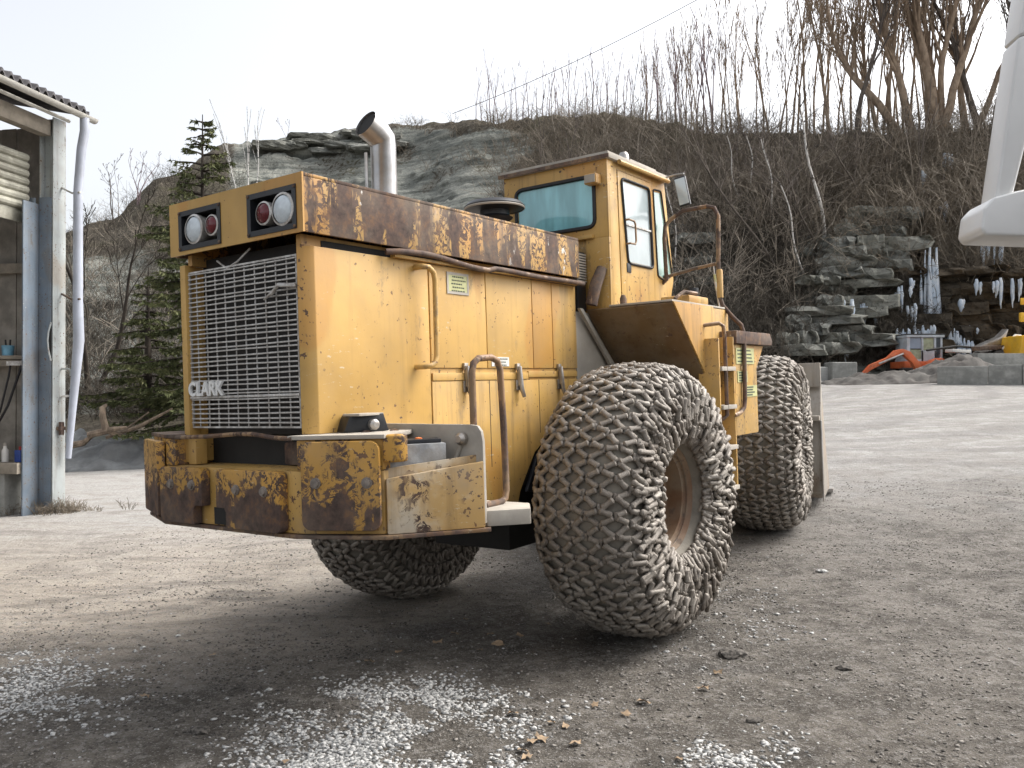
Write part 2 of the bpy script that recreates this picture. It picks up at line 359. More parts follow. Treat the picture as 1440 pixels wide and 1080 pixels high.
def hill_surface(u, t):
    v, d = hill_pt(u, t); P = wor(u, v, d); rm = rockmask(u, v)
    rm *= .35+.65*sst(fbm(P.x*.12, P.y*.12, P.z*.22, 3), -.45, .05)
    top = 1-sst(t, .93, 1.0)
    off = .9*fbm(P.x*.13, P.y*.13, P.z*.13, 4)*(.25+.75*top)
    zz = P.z + .5*fbm(P.x*.11, P.y*.11, 0, 2); lay = zz/.55; L = math.floor(lay); fr = lay-L
    off += rm*((hsh(L)-.5)*1.1 + (hsh(L, math.floor((P.x+P.y*.4)/1.4+hsh(L)*9))-.5)*.75 + .35*fr) + .16*fbm(P.x*.9, P.y*.9, P.z*1.4, 3)
    off *= sst(t, 0, .04)
    D = Vector((P.x, P.y, 0)).normalized(); Q = P - D*off
    Q.z += (.5*fbm(P.x*.35, P.y*.35, 0, 4)+.2*fbm(P.x*1.3, P.y*1.3, 4, 3))*sst(t, .55, 1)
    return Q, rm
US = list(np.arange(-1000, 60, 40)) + list(np.arange(60, 1500, 5)) + list(np.arange(1500, 2600, 40)) + list(np.arange(2600, 4201, 160))
US = list(np.arange(-2600, -1000, 160)) + US
TS = list(np.linspace(0, 1, 132)); HV = []; HR = []
for u in US:
    foot, r0 = hill_surface(u, 0); D = Vector((foot.x, foot.y, 0)).normalized()
    low = foot - D*.6; low.z = gz0(low.x, low.y)-1.2; HV.append(low); HR.append(r0)
    for t in TS: q, r = hill_surface(u, t); HV.append(q); HR.append(r)
    D = Vector((q.x, q.y, 0)).normalized()
    for dd, dz in ((4, .2), (30, -.6), (160, -14)): HV.append(q + D*dd + Vector((0, 0, dz))); HR.append(0)
nr = len(TS)+4
HQ = [(i*nr+j, (i+1)*nr+j, (i+1)*nr+j+1, i*nr+j+1) for i in range(len(US)-1) for j in range(nr-1)]
def hill_material():
    g = G('hillside'); p = g.geo(); rk = g.attr('rock'); z = g.sep(p)[2]; x = g.sep(p)[0]
    lay = g.noise(1.0, 8, .62, g.scale(p, (.22, .22, 2.6)), .3); big = g.noise(.25, 6, .6, p); fine = g.noise(3.2, 8, .68, p)
    rock = g.ramp(lay, [(.3, (.075, .082, .073)), (.45, (.17, .178, .16)), (.58, (.26, .265, .235)), (.72, (.36, .355, .31))])
    rock = g.mix(g.mth('MULTIPLY', g.step(fine, .5, .66), .5), rock, (.075, .072, .060))
    wet = g.mth('MULTIPLY', g.step(x, 14.2, 16.2), g.step(z, 9.0, 6.6)); wet = g.mth('MULTIPLY', wet, .85)
    rock = g.mix(wet, rock, g.ramp(fine, [(.3, (.018, .016, .012)), (.52, (.055, .042, .026)), (.68, (.115, .085, .05)), (.8, (.10, .10, .05))]))
    soil = g.ramp(fine, [(.28, (.040, .035, .027)), (.48, (.088, .076, .060)), (.66, (.155, .135, .105)), (.8, (.20, .175, .135))])
    soil = g.mix(g.mth('MULTIPLY', g.step(big, .48, .66), .55), soil, (.085, .082, .045))
    f = g.step(g.mth('ADD', rk, g.mth('MULTIPLY', g.mth('SUBTRACT', fine, .5), 1.1)), .22, .5)
    col = g.mix(f, soil, rock)
    g.bump(g.mth('ADD', fine, g.mth('MULTIPLY', lay, .7)), .9, .16)
    return g.done(col, .95, 0, .15)
M['hill'] = hill_material()
me = mesh_np('hillside', HV, HQ, None, 'hill', True)
at = me.attributes.new('rock', 'FLOAT', 'POINT'); at.data.foreach_set('value', np.array(HR, np.float32))
hill = link('hillside', me); tag(hill, 'brush covered quarry hillside with bands of grey layered rock', 'hillside', kind='structure')

# layered rock slabs of the cliff at the right, each slab a piece of the hillside
def rock_mat(name, lo, hi, acc):
    g = G(name); r = g.rnd(); n = g.noise(1.5, 8, .66, g.scale(g.geo(), (1, 1, 3.2))); c = g.mix(g.step(n, .3, .7), lo, hi)
    c = g.mix(g.mth('MULTIPLY', r, .45), c, acc); c = g.mix(g.mth('MULTIPLY', g.step(g.noise(6, 6, .7, g.geo()), .54, .66), .7), c, tuple(v*.3 for v in lo))
    g.bump(g.noise(5, 7, .68, g.geo()), .9, .08); return g.done(c, .92, 0, .2)
M['slab_grey'] = rock_mat('grey_slab_rock', (.10, .104, .094), (.29, .29, .262), (.18, .175, .14))
M['slab_wet'] = rock_mat('wet_brown_rock', (.020, .018, .015), (.085, .072, .055), (.12, .085, .05))
def slab_mesh(seed):
    r = random.Random(seed); bm = bmesh.new(); bmesh.ops.create_cube(bm, size=1); ex = [e for e in bm.edges if abs((e.verts[0].co-e.verts[1].co).x) > .5]
    bmesh.ops.subdivide_edges(bm, edges=ex, cuts=4); bmesh.ops.subdivide_edges(bm, edges=[e for e in bm.edges if abs((e.verts[0].co-e.verts[1].co).z) > .5], cuts=1)
    for v in bm.verts:
        c = v.co; k = seed*3.7; c += Vector((.10*mnoise.noise(Vector((c.x*2+k, c.y, c.z*3))), .30*mnoise.noise(Vector((c.x*2.6, c.y+k, c.z*2))), .22*mnoise.noise(Vector((c.x*2.2, c.y, c.z+k)))))
        c.z *= 1-.35*max(0, abs(c.x)-.32)/.18*r.random()
    bmesh.ops.bevel(bm, geom=[e for e in bm.edges if e.calc_face_angle(0) > .8], offset=.035, segments=1, affect='EDGES')
    m = bpy.data.meshes.new('rock_slab'); bm.to_mesh(m); bm.free(); return m
SLG = [slab_mesh(i) for i in range(9)]; SLW = []
for m in SLG: w = m.copy(); SLW.append(w); m.materials.append(M['slab_grey']); w.materials.append(M['slab_wet'])
rs = random.Random(11)
def hill_at(u, v):
    lo, hi = 0, 1
    for _ in range(22):
        mid = (lo+hi)/2
        if hill_pt(u, mid)[0] > v: lo = mid
        else: hi = mid
    return lo
def slab(u, v, w, h, dep, wet, push):
    Q, _ = hill_surface(u, hill_at(u, v)); D = Vector((Q.x, Q.y, 0)).normalized()
    o = link('rock_slab', rs.choice(SLW if wet else SLG), hill); o.location = Q - D*push
    o.scale = (w, dep, h); o.rotation_euler = (rs.uniform(-.05, .05), rs.uniform(-.03, .03), -math.atan2(D.x, D.y)+rs.uniform(-.18, .18))
PXM = FPX/36.5
v = 500
while v > 312:                                   # pale jutting outcrop
    h = rs.uniform(9, 17); u0 = 1098+max(0, (500-v))*.26 if v > 392 else 1150+max(0, 392-v)*.55; u1 = 1188 if v > 400 else (1238 if v > 385 else 1262+rs.uniform(-8, 12))
    u = u0
    while u < u1:
        w = rs.uniform(22, 74); slab(u+w/2, v-h/2, w*1.16/PXM, h*1.28/PXM, rs.uniform(1.6, 2.2), False, rs.uniform(.1, .42)+(.25 if v < 395 else 0)); u += w
    v -= h
v = 505
while v > 392:                                   # dark wet wall under the ledge
    h = rs.uniform(9, 19); u = 1275+rs.uniform(0, 20)
    while u < 1490:
        w = rs.uniform(24, 62)
        slab(u+w/2, v-h/2, w*1.12/PXM, h*1.2/PXM, rs.uniform(1.0, 1.5), True, rs.uniform(-.1, .3))
        u += w
    v -= h
u = 1262
while u < 1500:                                  # overhanging ledge
    w = rs.uniform(38, 66); slab(u+w/2, 388+rs.uniform(-2, 2), w*1.05/PXM, 11/PXM, 2.0, True, .5); u += w*.97
for u, v in ((952, 330), (975, 345), (945, 352), (985, 372), (960, 385), (1000, 398), (955, 405)):
    slab(u, v, rs.uniform(1.2, 2), rs.uniform(.35, .6), 1.5, False, .3)
for _ in range(26):                              # bedded rock high on the left face
    u = rs.uniform(380, 560); slab(u, rs.uniform(193, 215)-(.03*(u-370)), rs.uniform(1.6, 3.6), rs.uniform(.3, .6), 2, False, rs.uniform(-.35, .05))

# icicles
def ice_material():
    g = G('ice'); n = g.noise(3, 5, .6); c = g.mix(g.step(n, .3, .7), (.50, .60, .72), (.82, .87, .92))
    g.b.inputs['Transmission Weight'].default_value = .25; return g.done(c, .28, 0)
M['ice'] = ice_material()
def icicle(u, v0, v1, wpx, n, label, push=.55, flare=0):
    Q, _ = hill_surface(u, hill_at(u, (v0+v1)/2)); D = Vector((Q.x, Q.y, 0)).normalized(); X = Vector((D.y, -D.x, 0)); r = random.Random(u*7+v0)
    k = FPX/math.hypot(Q.x, Q.y); base = Q - D*push; mb = MB(); top = EYE+(546-v0)*Q.y/FPX; H = (v1-v0)/k
    for i in range(n):
        x = (r.uniform(-.5, .5) if n > 1 else 0)*wpx/k; h = H*(r.uniform(.35, .8) if i else 1); rr = r.uniform(.05, .10)*(1.25 if i == 0 else .8); t = top - (0 if i == 0 else r.uniform(0, .25)*H)
        p0 = base+X*x-D*r.uniform(0, .15); pts = []; rad = []
        for s in range(7):
            f = s/6; pts.append(Vector((p0.x, p0.y, t-h*f))+X*r.uniform(-.02, .02)); rad.append(rr*(.35+1.9*f+.3*r.random()) if flare else max(.01, rr*(.55+.6*math.sin(min(1, f*2.2)*1.57))*(1-f**2.2)+.01*r.random()))
        mb.tube(pts, rad, 6)
    o = mb.build('icicle', 'ice', None, smooth=60); tag(o, label, 'icicle', 'ice hanging on the wet cliff'); return o
icicle(1303, 352, 466, 26, 6, 'tallest white icicle column on the dark cliff behind the small excavator', .7, 1)
for u, v0, v1, w, n, lab in ((1193, 424, 466, 14, 3, 'leftmost icicle group low on the cliff, left of the excavator'), (1212, 430, 468, 12, 4, 'second icicle group from the left, low on the cliff'), (1233, 432, 462, 6, 2, 'thin pair of icicles left of the tallest one, low on the cliff'),
    (1271, 405, 440, 18, 5, 'ragged icicle bunch just left of the tallest one'), (1280, 430, 458, 16, 4, 'lower icicle bunch directly above the excavator cab'), (1395, 340, 378, 22, 6, 'icicle curtain under the foot of the white bracket'), (1393, 395, 432, 22, 6, 'icicle curtain below the dark ledge at the right'),
    (1430, 395, 430, 12, 4, 'rightmost icicle group below the dark ledge'), (1415, 214, 252, 26, 5, 'highest icicle group beside the white bracket post'), (1330, 222, 256, 16, 5, 'icicle group high in the brush above the tallest one'), (1302, 246, 268, 12, 3, 'small icicles high in the brush, left of the upper group'),
    (1325, 290, 315, 10, 3, 'small icicles in the brush midway up the cliff'), (1373, 396, 416, 4, 1, 'single short icicle hanging from the dark ledge'), (1312, 388, 410, 8, 2, 'short icicles just right of the tallest one'), (1350, 424, 440, 8, 2, 'short icicles midway between the tallest one and the right curtain'),
    (1370, 460, 480, 14, 3, 'icicles low on the cliff above the scrap heap'), (1196, 488, 508, 12, 3, 'icicles near the ground above the concrete blocks'), (1283, 395, 412, 8, 2, 'tiny icicles under the ledge left of the tallest one')):
    icicle(u, v0, v1, w, n, lab, 1.0)
def frost(u, v, w, h, label):       # frozen seep: a lumpy sheet of drips
    Q, _ = hill_surface(u, hill_at(u, v)); D = Vector((Q.x, Q.y, 0)).normalized(); X = Vector((D.y, -D.x, 0)); r = random.Random(u); k = FPX/math.hypot(Q.x, Q.y); mb = MB()
    for _ in range(22):
        c = Q-D*r.uniform(.75, 1.0)+X*(r.uniform(-.36, .36)*w/k)+Vector((0, 0, r.uniform(-.3, .3)*h/k)); L = r.uniform(.2, .5); rr = r.uniform(.03, .075)
        mb.tube([c+Vector((0, 0, L*.5)), c+Vector((r.uniform(-.03, .03), 0, L*.2)), c-Vector((0, 0, L*.2)), c+Vector((r.uniform(-.05, .05), 0, -L*.6))], [rr*.5, rr, rr*1.3, rr*.3], 6)
    mb.tube([Q-D*.8-X*(.35*w/k), Q-D*.9, Q-D*.8+X*(.35*w/k)], [.05, .12, .05], 7)
    tag(mb.build('ice_sheet', 'ice', None, smooth=50), label, 'ice')
frost(1300, 470, 34, 16, 'lumpy ice at the foot of the tallest icicle'); frost(1335, 478, 34, 30, 'pale ice lump between the small excavator and the scrap heap'); frost(1357, 490, 24, 22, 'white ice lump beside the scrap heap'); frost(1275, 478, 30, 26, 'frozen splash behind the small excavator cab')
# ------------------------------------------------------------------ trees and brush
def bark(name, lo, hi, sc=6):
    g = G(name); n = g.noise(sc, 6, .65, g.scale(g.geo(), (1, 1, .35))); c = g.mix(g.step(n, .3, .7), lo, hi); return g.done(c, .9, 0, .15)
M['bark_sunlit'] = bark('sunlit_bark', (.19, .14, .10), (.36, .275, .20))  # sunlight on the hilltop trees is put into this lighter, warmer bark
M['bark_grey'] = bark('grey_brown_bark', (.075, .062, .055), (.17, .145, .125))
M['bark_dark'] = bark('dark_bark', (.025, .021, .018), (.07, .058, .048))
M['twig_mauve'] = bark('mauve_twig', (.16, .115, .125), (.27, .205, .21))
M['twig_sunlit'] = bark('sunlit_twig', (.19, .14, .10), (.35, .27, .195))  # twigs of the same trees, sunlight likewise in the colour
M['brush'] = bark('brush_twig', (.105, .088, .068), (.27, .23, .18), 1.2)
M['brush_dark'] = bark('brush_twig_dark', (.045, .04, .034), (.135, .118, .095), 1.2)
def birch_bark():
    g = G('birch_bark'); b = g.noise(3.0, 5, .6, g.scale(g.geo(), (1, 1, 2.2))); c = g.mix(g.step(b, .55, .62), (.62, .60, .57), (.07, .06, .055)); return g.done(c, .8, 0, .2)
M['birch'] = birch_bark()
def grow(S, T, p, d, L, r, depth, rng, spread, up, minr, kids, wob=.12):
    """one limb as a chain of segments; thick ones go to S (trunk), thin ones to T (crown)"""
    n = max(3, int(L/.55)) if depth else max(6, int(L/.6)); st = L/n; r0 = r
    for i in range(n):
        d = (d + Vector((rng.gauss(0, wob), rng.gauss(0, wob), rng.gauss(0, wob*.6)+up*.06))).normalized()
        q = p + d*st; f0 = 1-i/n*.8; f1 = 1-(i+1)/n*.8
        (S if depth == 0 or (r0*f0 > .045 and depth < 2) else T).append((*p, *q, max(r0*f0, minr), max(r0*f1, minr)))
        p = q
        if depth < 3 and i >= n*(.28 if depth == 0 else .15):
            for _ in range(kids[depth] if rng.random() < .86 else 0):
                a = rng.uniform(0, 6.283); ax = d.orthogonal().normalized(); ax = Matrix.Rotation(a, 3, d) @ ax
                nd = (d*math.cos(spread) + ax*math.sin(spread)*rng.uniform(.6, 1.3) + Vector((0, 0, up*.3))).normalized()
                grow(S, T, p.copy(), nd, L*rng.uniform(.22, .5)*(1-.45*i/n), r0*f1*rng.uniform(.35, .6), depth+1, rng, spread, up, minr, kids, wob*1.2)
def tree_meshes(name, seed, H, r, stems=1, spread=.6, up=1., kids=(1, 1, 1), minr=.012, tm='bark_grey', cm='bark_grey', lean=(0, 0), wob=.08):
    rng = random.Random(seed); S = []; T = []
    for k in range(stems):
        d = Vector((lean[0]+rng.gauss(0, .22 if stems > 1 else .04), lean[1]+rng.gauss(0, .12 if stems > 1 else .04), 1)).normalized()
        grow(S, T, Vector((rng.gauss(0, .15) if stems > 1 else 0, rng.gauss(0, .15) if stems > 1 else 0, -.5)), d, H*rng.uniform(.85, 1.05)+.5, r*rng.uniform(.75, 1.1), 0, rng, spread, up, minr, kids, wob)
    return segs_mesh('trunk', S, 7, tm), (segs_mesh('crown', T, 3, cm) if T else None)
def plant_tree(name, meshes, loc, rz, sc, label, cat='tree', group=None):
    e = empty(name, loc, rz); e.scale = (sc, sc, sc); tag(e, label, cat, group)
    link('trunk', meshes[0], e)
    if meshes[1]: link('crown', meshes[1], e)
    return e
def on_hill(u, v): return hill_surface(u, hill_at(u, v))[0]
def crest(u, back=0, t=1.0):
    q = hill_surface(u, t)[0]; D = Vector((q.x, q.y, 0)).normalized(); return q + D*back
rt = random.Random(5)
# thin saplings along the ridge
SAP = [tree_meshes('sapling', 100+i, 4.6, .055, 1, .35, 1.3, (1, 1, 0), .016, 'twig_mauve', 'twig_mauve', wob=.05) for i in range(6)]
for i in range(58):
    u = 668+i*5.9+rt.uniform(-3, 3); k = rt.uniform(.55, 1.05)*(1+.5*sst(u, 860, 1000))
    plant_tree('sapling', rt.choice(SAP), crest(u, rt.uniform(0, 3)), rt.uniform(0, 6), k, 'thin leafless mauve sapling standing in the row along the ridge', 'sapling', 'saplings along the ridge')
# taller slender trees further right on the crest
POL = [tree_meshes('pole_tree', 200+i, 9.5, .10, 1, .38, 1.3, (1, 2, 1), .015, 'bark_sunlit', 'twig_sunlit', wob=.05) for i in range(5)]
for i in range(40):
    u = 905+i*10.5+rt.uniform(-5, 5); k = (.62+.55*sst(u, 900, 1130))*rt.uniform(.75, 1.1)
    plant_tree('slender_tree', rt.choice(POL), crest(u, rt.uniform(.5, 6)), rt.uniform(0, 6), k, 'tall slender leafless tree in the thicket on the hilltop', 'tree', 'slender trees on the hilltop')
# big individual trees at the upper right
BIG = [(1204, 0, 14, .26, 1, 'bark_grey', 'dark straight leafless trunk rising through the top of the photo, left of the big trees', (0, 0), .35),
       (1292, 0, 13, .42, 2, 'bark_sunlit', 'thick leaning sun-warmed brown tree with a long limb reaching left', (-.34, 0), .6),
       (1318, 0, 15, .42, 4, 'bark_sunlit', 'multi stemmed sun-warmed brown tree crowding the upper right skyline', (.06, 0), .42),
       (1352, 1, 14, .36, 3, 'bark_sunlit', 'pale brown forked tree right of the multi stemmed tree', (.05, 0), .45),
       (1398, 0, 13, .34, 3, 'bark_grey', 'greyish forked tree beside the white vehicle bracket', (-.12, 0), .5),
       (1440, 1, 13, .34, 2, 'bark_grey', 'leafless tree half hidden behind the white vehicle bracket', (.0, 0), .5),
       (1250, 2, 12, .24, 2, 'bark_sunlit', 'twiggy sun-warmed tree between the dark trunk and the leaning tree', (.05, 0), .45),
       (1165, 1, 12, .2, 1, 'bark_sunlit', 'slim sun-warmed trunk left of the dark straight trunk', (.02, 0), .4)]
for i, (u, bk, H, r, st, bm_, lab, lean, sp) in enumerate(BIG):
    ms = tree_meshes('big_tree', 300+i, H, r*.66, st, sp, 1.0, (2, 2, 2), .014, bm_, 'twig_sunlit' if bm_ == 'bark_sunlit' else 'bark_grey', lean, .07)
    q = crest(u, bk, .93); plant_tree('leafless_tree', ms, q, 0, 1, lab, 'tree')
# birches and leaning stems on the slope
BIRCH = [(1161, 338, 1123, 150, .085, 'brightest white birch trunk leaning left above the rock outcrop'), (1040, 300, 1022, 190, .05, 'short white birch left of the leaning birch, above the cab mirror'),
         (1062, 292, 1052, 190, .05, 'slim white birch on the slope behind the mirror'), (1092, 330, 1074, 195, .05, 'white birch with a bent stem on the slope'), (1082, 280, 1076, 190, .045, 'small straight birch near the bent birch'),
         (1216, 300, 1168, 190, .07, 'grey stem leaning left from the top of the rock outcrop'), (1105, 400, 968, 200, .07, 'long pale stem leaning far left across the slope behind the cab rails'), (1150, 358, 1100, 235, .06, 'grey curved stem beside the outcrop'),
         (1132, 400, 1098, 255, .05, 'pale bent stem left of the rock outcrop'), (957, 412, 940, 262, .04, 'thin grey stem rising behind the cab windscreen')]
for i, (u0, v0, u1, v1, r, lab) in enumerate(BIRCH):
    rng = random.Random(400+i); a = on_hill(u0, v0); d = a.y-1.2; b = wor(u1, v1, d-.6); k = 9; S = []; T = []
    rel = b-a; P = [rel*(j/k)+Vector((math.sin(j*.9+i)*.10, math.cos(j*.7)*.08, 0))*(1 if 0 < j else 0) for j in range(k+1)]; P[0] = Vector((.25*rel.x*-.2, .3, -.4))
    for j in range(k): S.append((*P[j], *P[j+1], r*(1-.07*j), r*(1-.07*(j+1))))
    for j in range(4, k+1):
        for _ in range(4):
            grow(T, T, P[j].copy(), Vector((rng.gauss(0, .7), rng.gauss(0, .5), .6)).normalized(), rng.uniform(.7, 1.8), r*.3, 2, rng, .6, .8, .011, (1, 1, 1), .15)
    plant_tree('birch', (segs_mesh('trunk', S, 7, 'birch' if i not in (5, 7, 6) else 'bark_grey'), segs_mesh('crown', T, 3, 'bark_grey')), a, 0, 1, lab, 'tree')
# left side: bare tree by the downpipe, skyline shrubs, pale stems
for i, (u, v, H, r, st, lab, mt) in enumerate(((128, 560, 7.2, .12, 2, 'dark leafless tree standing beside the shed downpipe', 'bark_dark'), (198, 286, 3.6, .06, 3, 'small mauve shrub on the left skyline', 'twig_mauve'),
        (160, 312, 4.2, .06, 3, 'leafless bush on the skyline above the dark tree', 'bark_grey'), (118, 470, 6.0, .07, 3, 'brown leafless bush behind the shed downpipe', 'brush_dark'), (405, 190, 1.8, .03, 2, 'tiny bare shrub on the crest above the lamps', 'twig_mauve'))):
    ms = tree_meshes('bare', 500+i, H, r, st, .6, .9, (1, 2, 2), .014, mt, mt, (0, 0), .1); plant_tree('bare_tree', ms, on_hill(u, v), 0, 1, lab, 'tree')
for i, (u, v, H, ln) in enumerate(((352, 300, 5.8, -.22), (361, 300, 6.4, -.03), (368, 300, 6.0, .03))):
    ms = tree_meshes('pale', 520+i, H, .06, 1, .3, 1.2, (1, 0, 0), .02, 'birch', 'birch', (ln, 0), .04); plant_tree('pale_stem', ms, on_hill(u, v) - Vector((0, 2, 0)), 0, 1, ('left leaning', 'middle', 'right')[i]+' of three pale stems behind the hood', 'tree')

# spruces
def needle_mat():
    g = G('spruce_needles'); n = g.noise(2.5, 5, .6, g.geo()); c = g.ramp(n, [(.3, (.045, .055, .024)), (.5, (.092, .105, .045)), (.7, (.165, .165, .08))]); return g.done(c, .8, 0, .2)
M['needle'] = needle_mat()
def spruce(seed, H, R, label, loc, bare_top=.0):
    rng = random.Random(seed); S = []; B = []; V = []; T = []
    k = 14
    for j in range(k): S.append((0, 0, H*j/k, rng.gauss(0, .01), 0, H*(j+1)/k, .17*(1-j/k)+.012, .17*(1-(j+1)/k)+.012))
    z = .9
    while z < H-.15:
        f = z/H; rad = R*(1-f)**.8*rng.uniform(.75, 1.1)+.12
        for b in range(rng.choice((4, 5, 6))):
            if rng.random() < .1: continue
            a = rng.uniform(0, 6.283); L = rad*rng.uniform(.65, 1.12); p = Vector((0, 0, z)); m = max(5, int(L/.16))
            for j in range(m):
                t = j/m; d = Vector((math.cos(a), math.sin(a), (.25 if f > .75 else .05)-.75*t*(1-t*.9)+.12*(t > .75))).normalized(); a += rng.gauss(0, .04)
                q = p+d*(L/m); B.append((*p, *q, .028*(1-t)+.008, .028*(1-t)+.006))
                if t > .14:
                    for sgn in (-1, 1):
                        tl = (.14+.5*(1-t))*min(1, rad*.7)*rng.uniform(.5, 1.15); ta = a+sgn*rng.uniform(.6, 1.15); td = Vector((math.cos(ta), math.sin(ta), -.28-rng.random()*.35)).normalized()
                        e = q+td*tl; B.append((*q, *e, .007, .004)); mm = max(2, int(tl/.052))
                        dens = 1 if f < .72 else .5
                        for s in range(mm):
                            if rng.random() > dens: continue
                            c = q.lerp(e, (s+.5)/mm)
                            for _ in range(3):
                                n_ = Vector((rng.gauss(0, 1), rng.gauss(0, 1), rng.gauss(-.3, .7))).normalized(); w_ = td.cross(n_).normalized()*.016; o = len(V)
                                V += [c-w_*1.9, c+w_*1.9, c+td*.06+n_*rng.uniform(.07, .13)]; T.append((o, o+1, o+2))
                p = q
        z += rng.uniform(.17, .30)
    e = empty('spruce_tree', loc); tag(e, label, 'tree')
    link('trunk', segs_mesh('trunk', S, 7, 'bark_dark'), e); link('branches', segs_mesh('branches', B, 3, 'bark_dark'), e); link('crown', mesh_np('crown', V, None, T, 'needle'), e)
p = wor(284, 600, 24.6); p.z = wor(284, 640, 24.6).z; spruce(1, 9.9, 3.1, 'tall green spruce rising behind the left side of the loader hood', p)
p = wor(208, 600, 26.5); spruce(2, 5.0, 1.9, 'smaller spruce with drooping branches left of the tall spruce', p)

# brush: bare twigs over the slopes, uncountable
def brush_mesh(name, spots, mat, seed, hmin, hmax, r=.011, stems=7):
    rng = random.Random(seed); protos = []
    for i in range(14):
        T = []
        for k in range(stems):
            d = Vector((rng.gauss(0, .55), rng.gauss(0, .55), 1)).normalized(); p = Vector((rng.gauss(0, .25), rng.gauss(0, .25), -.1)); L = rng.uniform(.6, 1.1); n = 4
            for j in range(n):
                d = (d+Vector((rng.gauss(0, .22), rng.gauss(0, .22), rng.gauss(0, .12)-.05*j))).normalized(); q = p+d*L/n; T.append((*p, *q, 1-.2*j, .8-.2*j+.05)); p = q
                if j > 0:
                    for _ in range(2):
                        e = (d+Vector((rng.gauss(0, .7), rng.gauss(0, .7), rng.gauss(.1, .4)))).normalized(); w = p+e*L*rng.uniform(.15, .4); T.append((*p, *w, .5, .25))
        protos.append(np.array(T))
    out = []
    for q, sc in spots:
        t = protos[rng.randrange(14)].copy(); a = rng.uniform(0, 6.283); c, s = math.cos(a), math.sin(a); R = np.array([[c, -s, 0], [s, c, 0], [0, 0, 1]]).T
        t[:, 0:3] = t[:, 0:3]@R*sc+np.array(q); t[:, 3:6] = t[:, 3:6]@R*sc+np.array(q); t[:, 6:8] = np.maximum(.35, t[:, 6:8])*r; out.append(t)
    return segs_mesh(name, np.concatenate(out), 3, mat)
rb = random.Random(21)
def spots(n, u0, u1, v0, v1, smin, smax, rockavoid=.5, fn=None):
    out = []
    while len(out) < n:
        u, v = rb.uniform(u0, u1), rb.uniform(v0, v1); t = hill_at(u, v)
        if v < hill_pt(u, 1)[0]: continue
        if rockmask(u, v) > .6 and rb.random() < rockavoid: continue
        if fn and rb.random() > fn(u, v): continue
        out.append((hill_surface(u, t)[0], rb.uniform(smin, smax)))
    return out
o = link('brush', brush_mesh('brush', spots(1150, 700, 1480, 170, 350, 1.2, 2.4, .3) + spots(420, 1180, 1480, 280, 400, .9, 2.0, .1) + spots(120, 560, 900, 165, 240, .8, 1.6, .7), 'brush', 31, 1, 2, .017))
tag(o, 'tangled bare brown brush covering the slope behind the cab and the cliff top', 'brush', kind='stuff')
o = link('dark_brush', brush_mesh('dark_brush', spots(650, 900, 1150, 300, 520, .9, 2.0, .5) + spots(520, 1130, 1330, 395, 515, .5, 1.15, .25) + spots(160, 1000, 1480, 200, 330, 1, 2, .4), 'brush_dark', 32, 1, 2, .018))
tag(o, 'dark bramble and hanging roots over the lower cliff and slope', 'brush', kind='stuff')
o = link('left_brush', brush_mesh('left_brush', spots(430, 60, 330, 440, 590, .7, 1.7, .3) + spots(420, 60, 340, 240, 450, .8, 1.9, .4), 'brush_dark', 33, 1, 2, .014))
tag(o, 'grey brown thicket at the foot of the left hillside', 'brush', kind='stuff')

M['brush_pale'] = bark('pale_stems', (.17, .145, .115), (.36, .315, .26), 1.2)
o = link('tall_brush', brush_mesh('tall_brush', spots(230, 780, 1480, 185, 345, 2.4, 4.6, .3) + spots(90, 900, 1120, 300, 450, 1.8, 3.2, .4) + spots(60, 90, 330, 300, 560, 1.4, 3, .4), 'brush_pale', 36, 1, 2, .02, 5))
tag(o, 'paler arching stems standing out of the brush on the slopes', 'brush', kind='stuff')
DST = [tree_meshes('slope_stem', 700+i, 4.2, .05, 1, .4, 1.2, (1, 1, 0), .014, ('brush_pale', 'bark_grey')[i % 2], 'bark_grey', (rt.uniform(-.15, .15), 0), .07) for i in range(6)]
for i in range(46):
    u = rt.uniform(760, 1300); v = rt.uniform(hill_pt(u, 1)[0]+15, 330)
    plant_tree('slope_sapling', rt.choice(DST), on_hill(u, v), rt.uniform(0, 6), rt.uniform(.6, 1.3), 'thin leafless stem growing out of the brush on the slope', 'sapling', 'thin stems on the brushy slope')
# ------------------------------------------------------------------ shed at the left
M['steel_blue'] = paint('shed_blue_grey_steel', base=(.15, .19, .235), rust=.10, streak=.2, chips=.7, dirt=.25)
M['steel_pale'] = paint('shed_pale_steel', base=(.37, .40, .40), rust=.16, streak=.3, chips=.8, dirt=.35)
M['shutter'] = plain('shutter_cream', (.36, .35, .29), .6, 0, .2, 4, .1, .6, (.16, .15, .12))
M['plank'] = plain('cladding_grey', (.26, .24, .21), .8, 0, .22, 3, .2, .5, (.12, .11, .095))
M['roof_tile'] = plain('fibre_cement_dark', (.055, .052, .055), .9, 0, .35, 5, .4)
M['gutter'] = plain('gutter_zinc', (.50, .49, .45), .5, .1, .12, 3, .1, .4, (.28, .26, .22))
M['pvc'] = plain('downpipe_grey', (.40, .43, .50), .45, 0, .1, 2, .05, .3, (.24, .23, .23))
M['concrete'] = plain('concrete', (.27, .27, .25), .9, 0, .22, 3, .4, .6, (.15, .15, .14))
M['concrete_pale'] = plain('frosty_concrete', (.42, .42, .40), .9, 0, .15, 3, .4, .4, (.3, .3, .28))
M['wood'] = plain('grey_wood', (.24, .21, .17), .85, 0, .25, 4, .3)
M['blue'] = plain('blue_tin', (.03, .07, .3), .4); M['sky_blue'] = plain('blue_tub', (.16, .35, .48), .5)
M['hose'] = plain('black_hose', (.012, .012, .014), .5)
M['red'] = plain('red_cap', (.4, .03, .03), .5)
sx, sy = -7.72, 14.25; SHZ = gz0(sx, sy)
shed = empty('open_shed', (sx, sy, SHZ), -RAD(11))     # local: y along the eave (away), x towards the yard
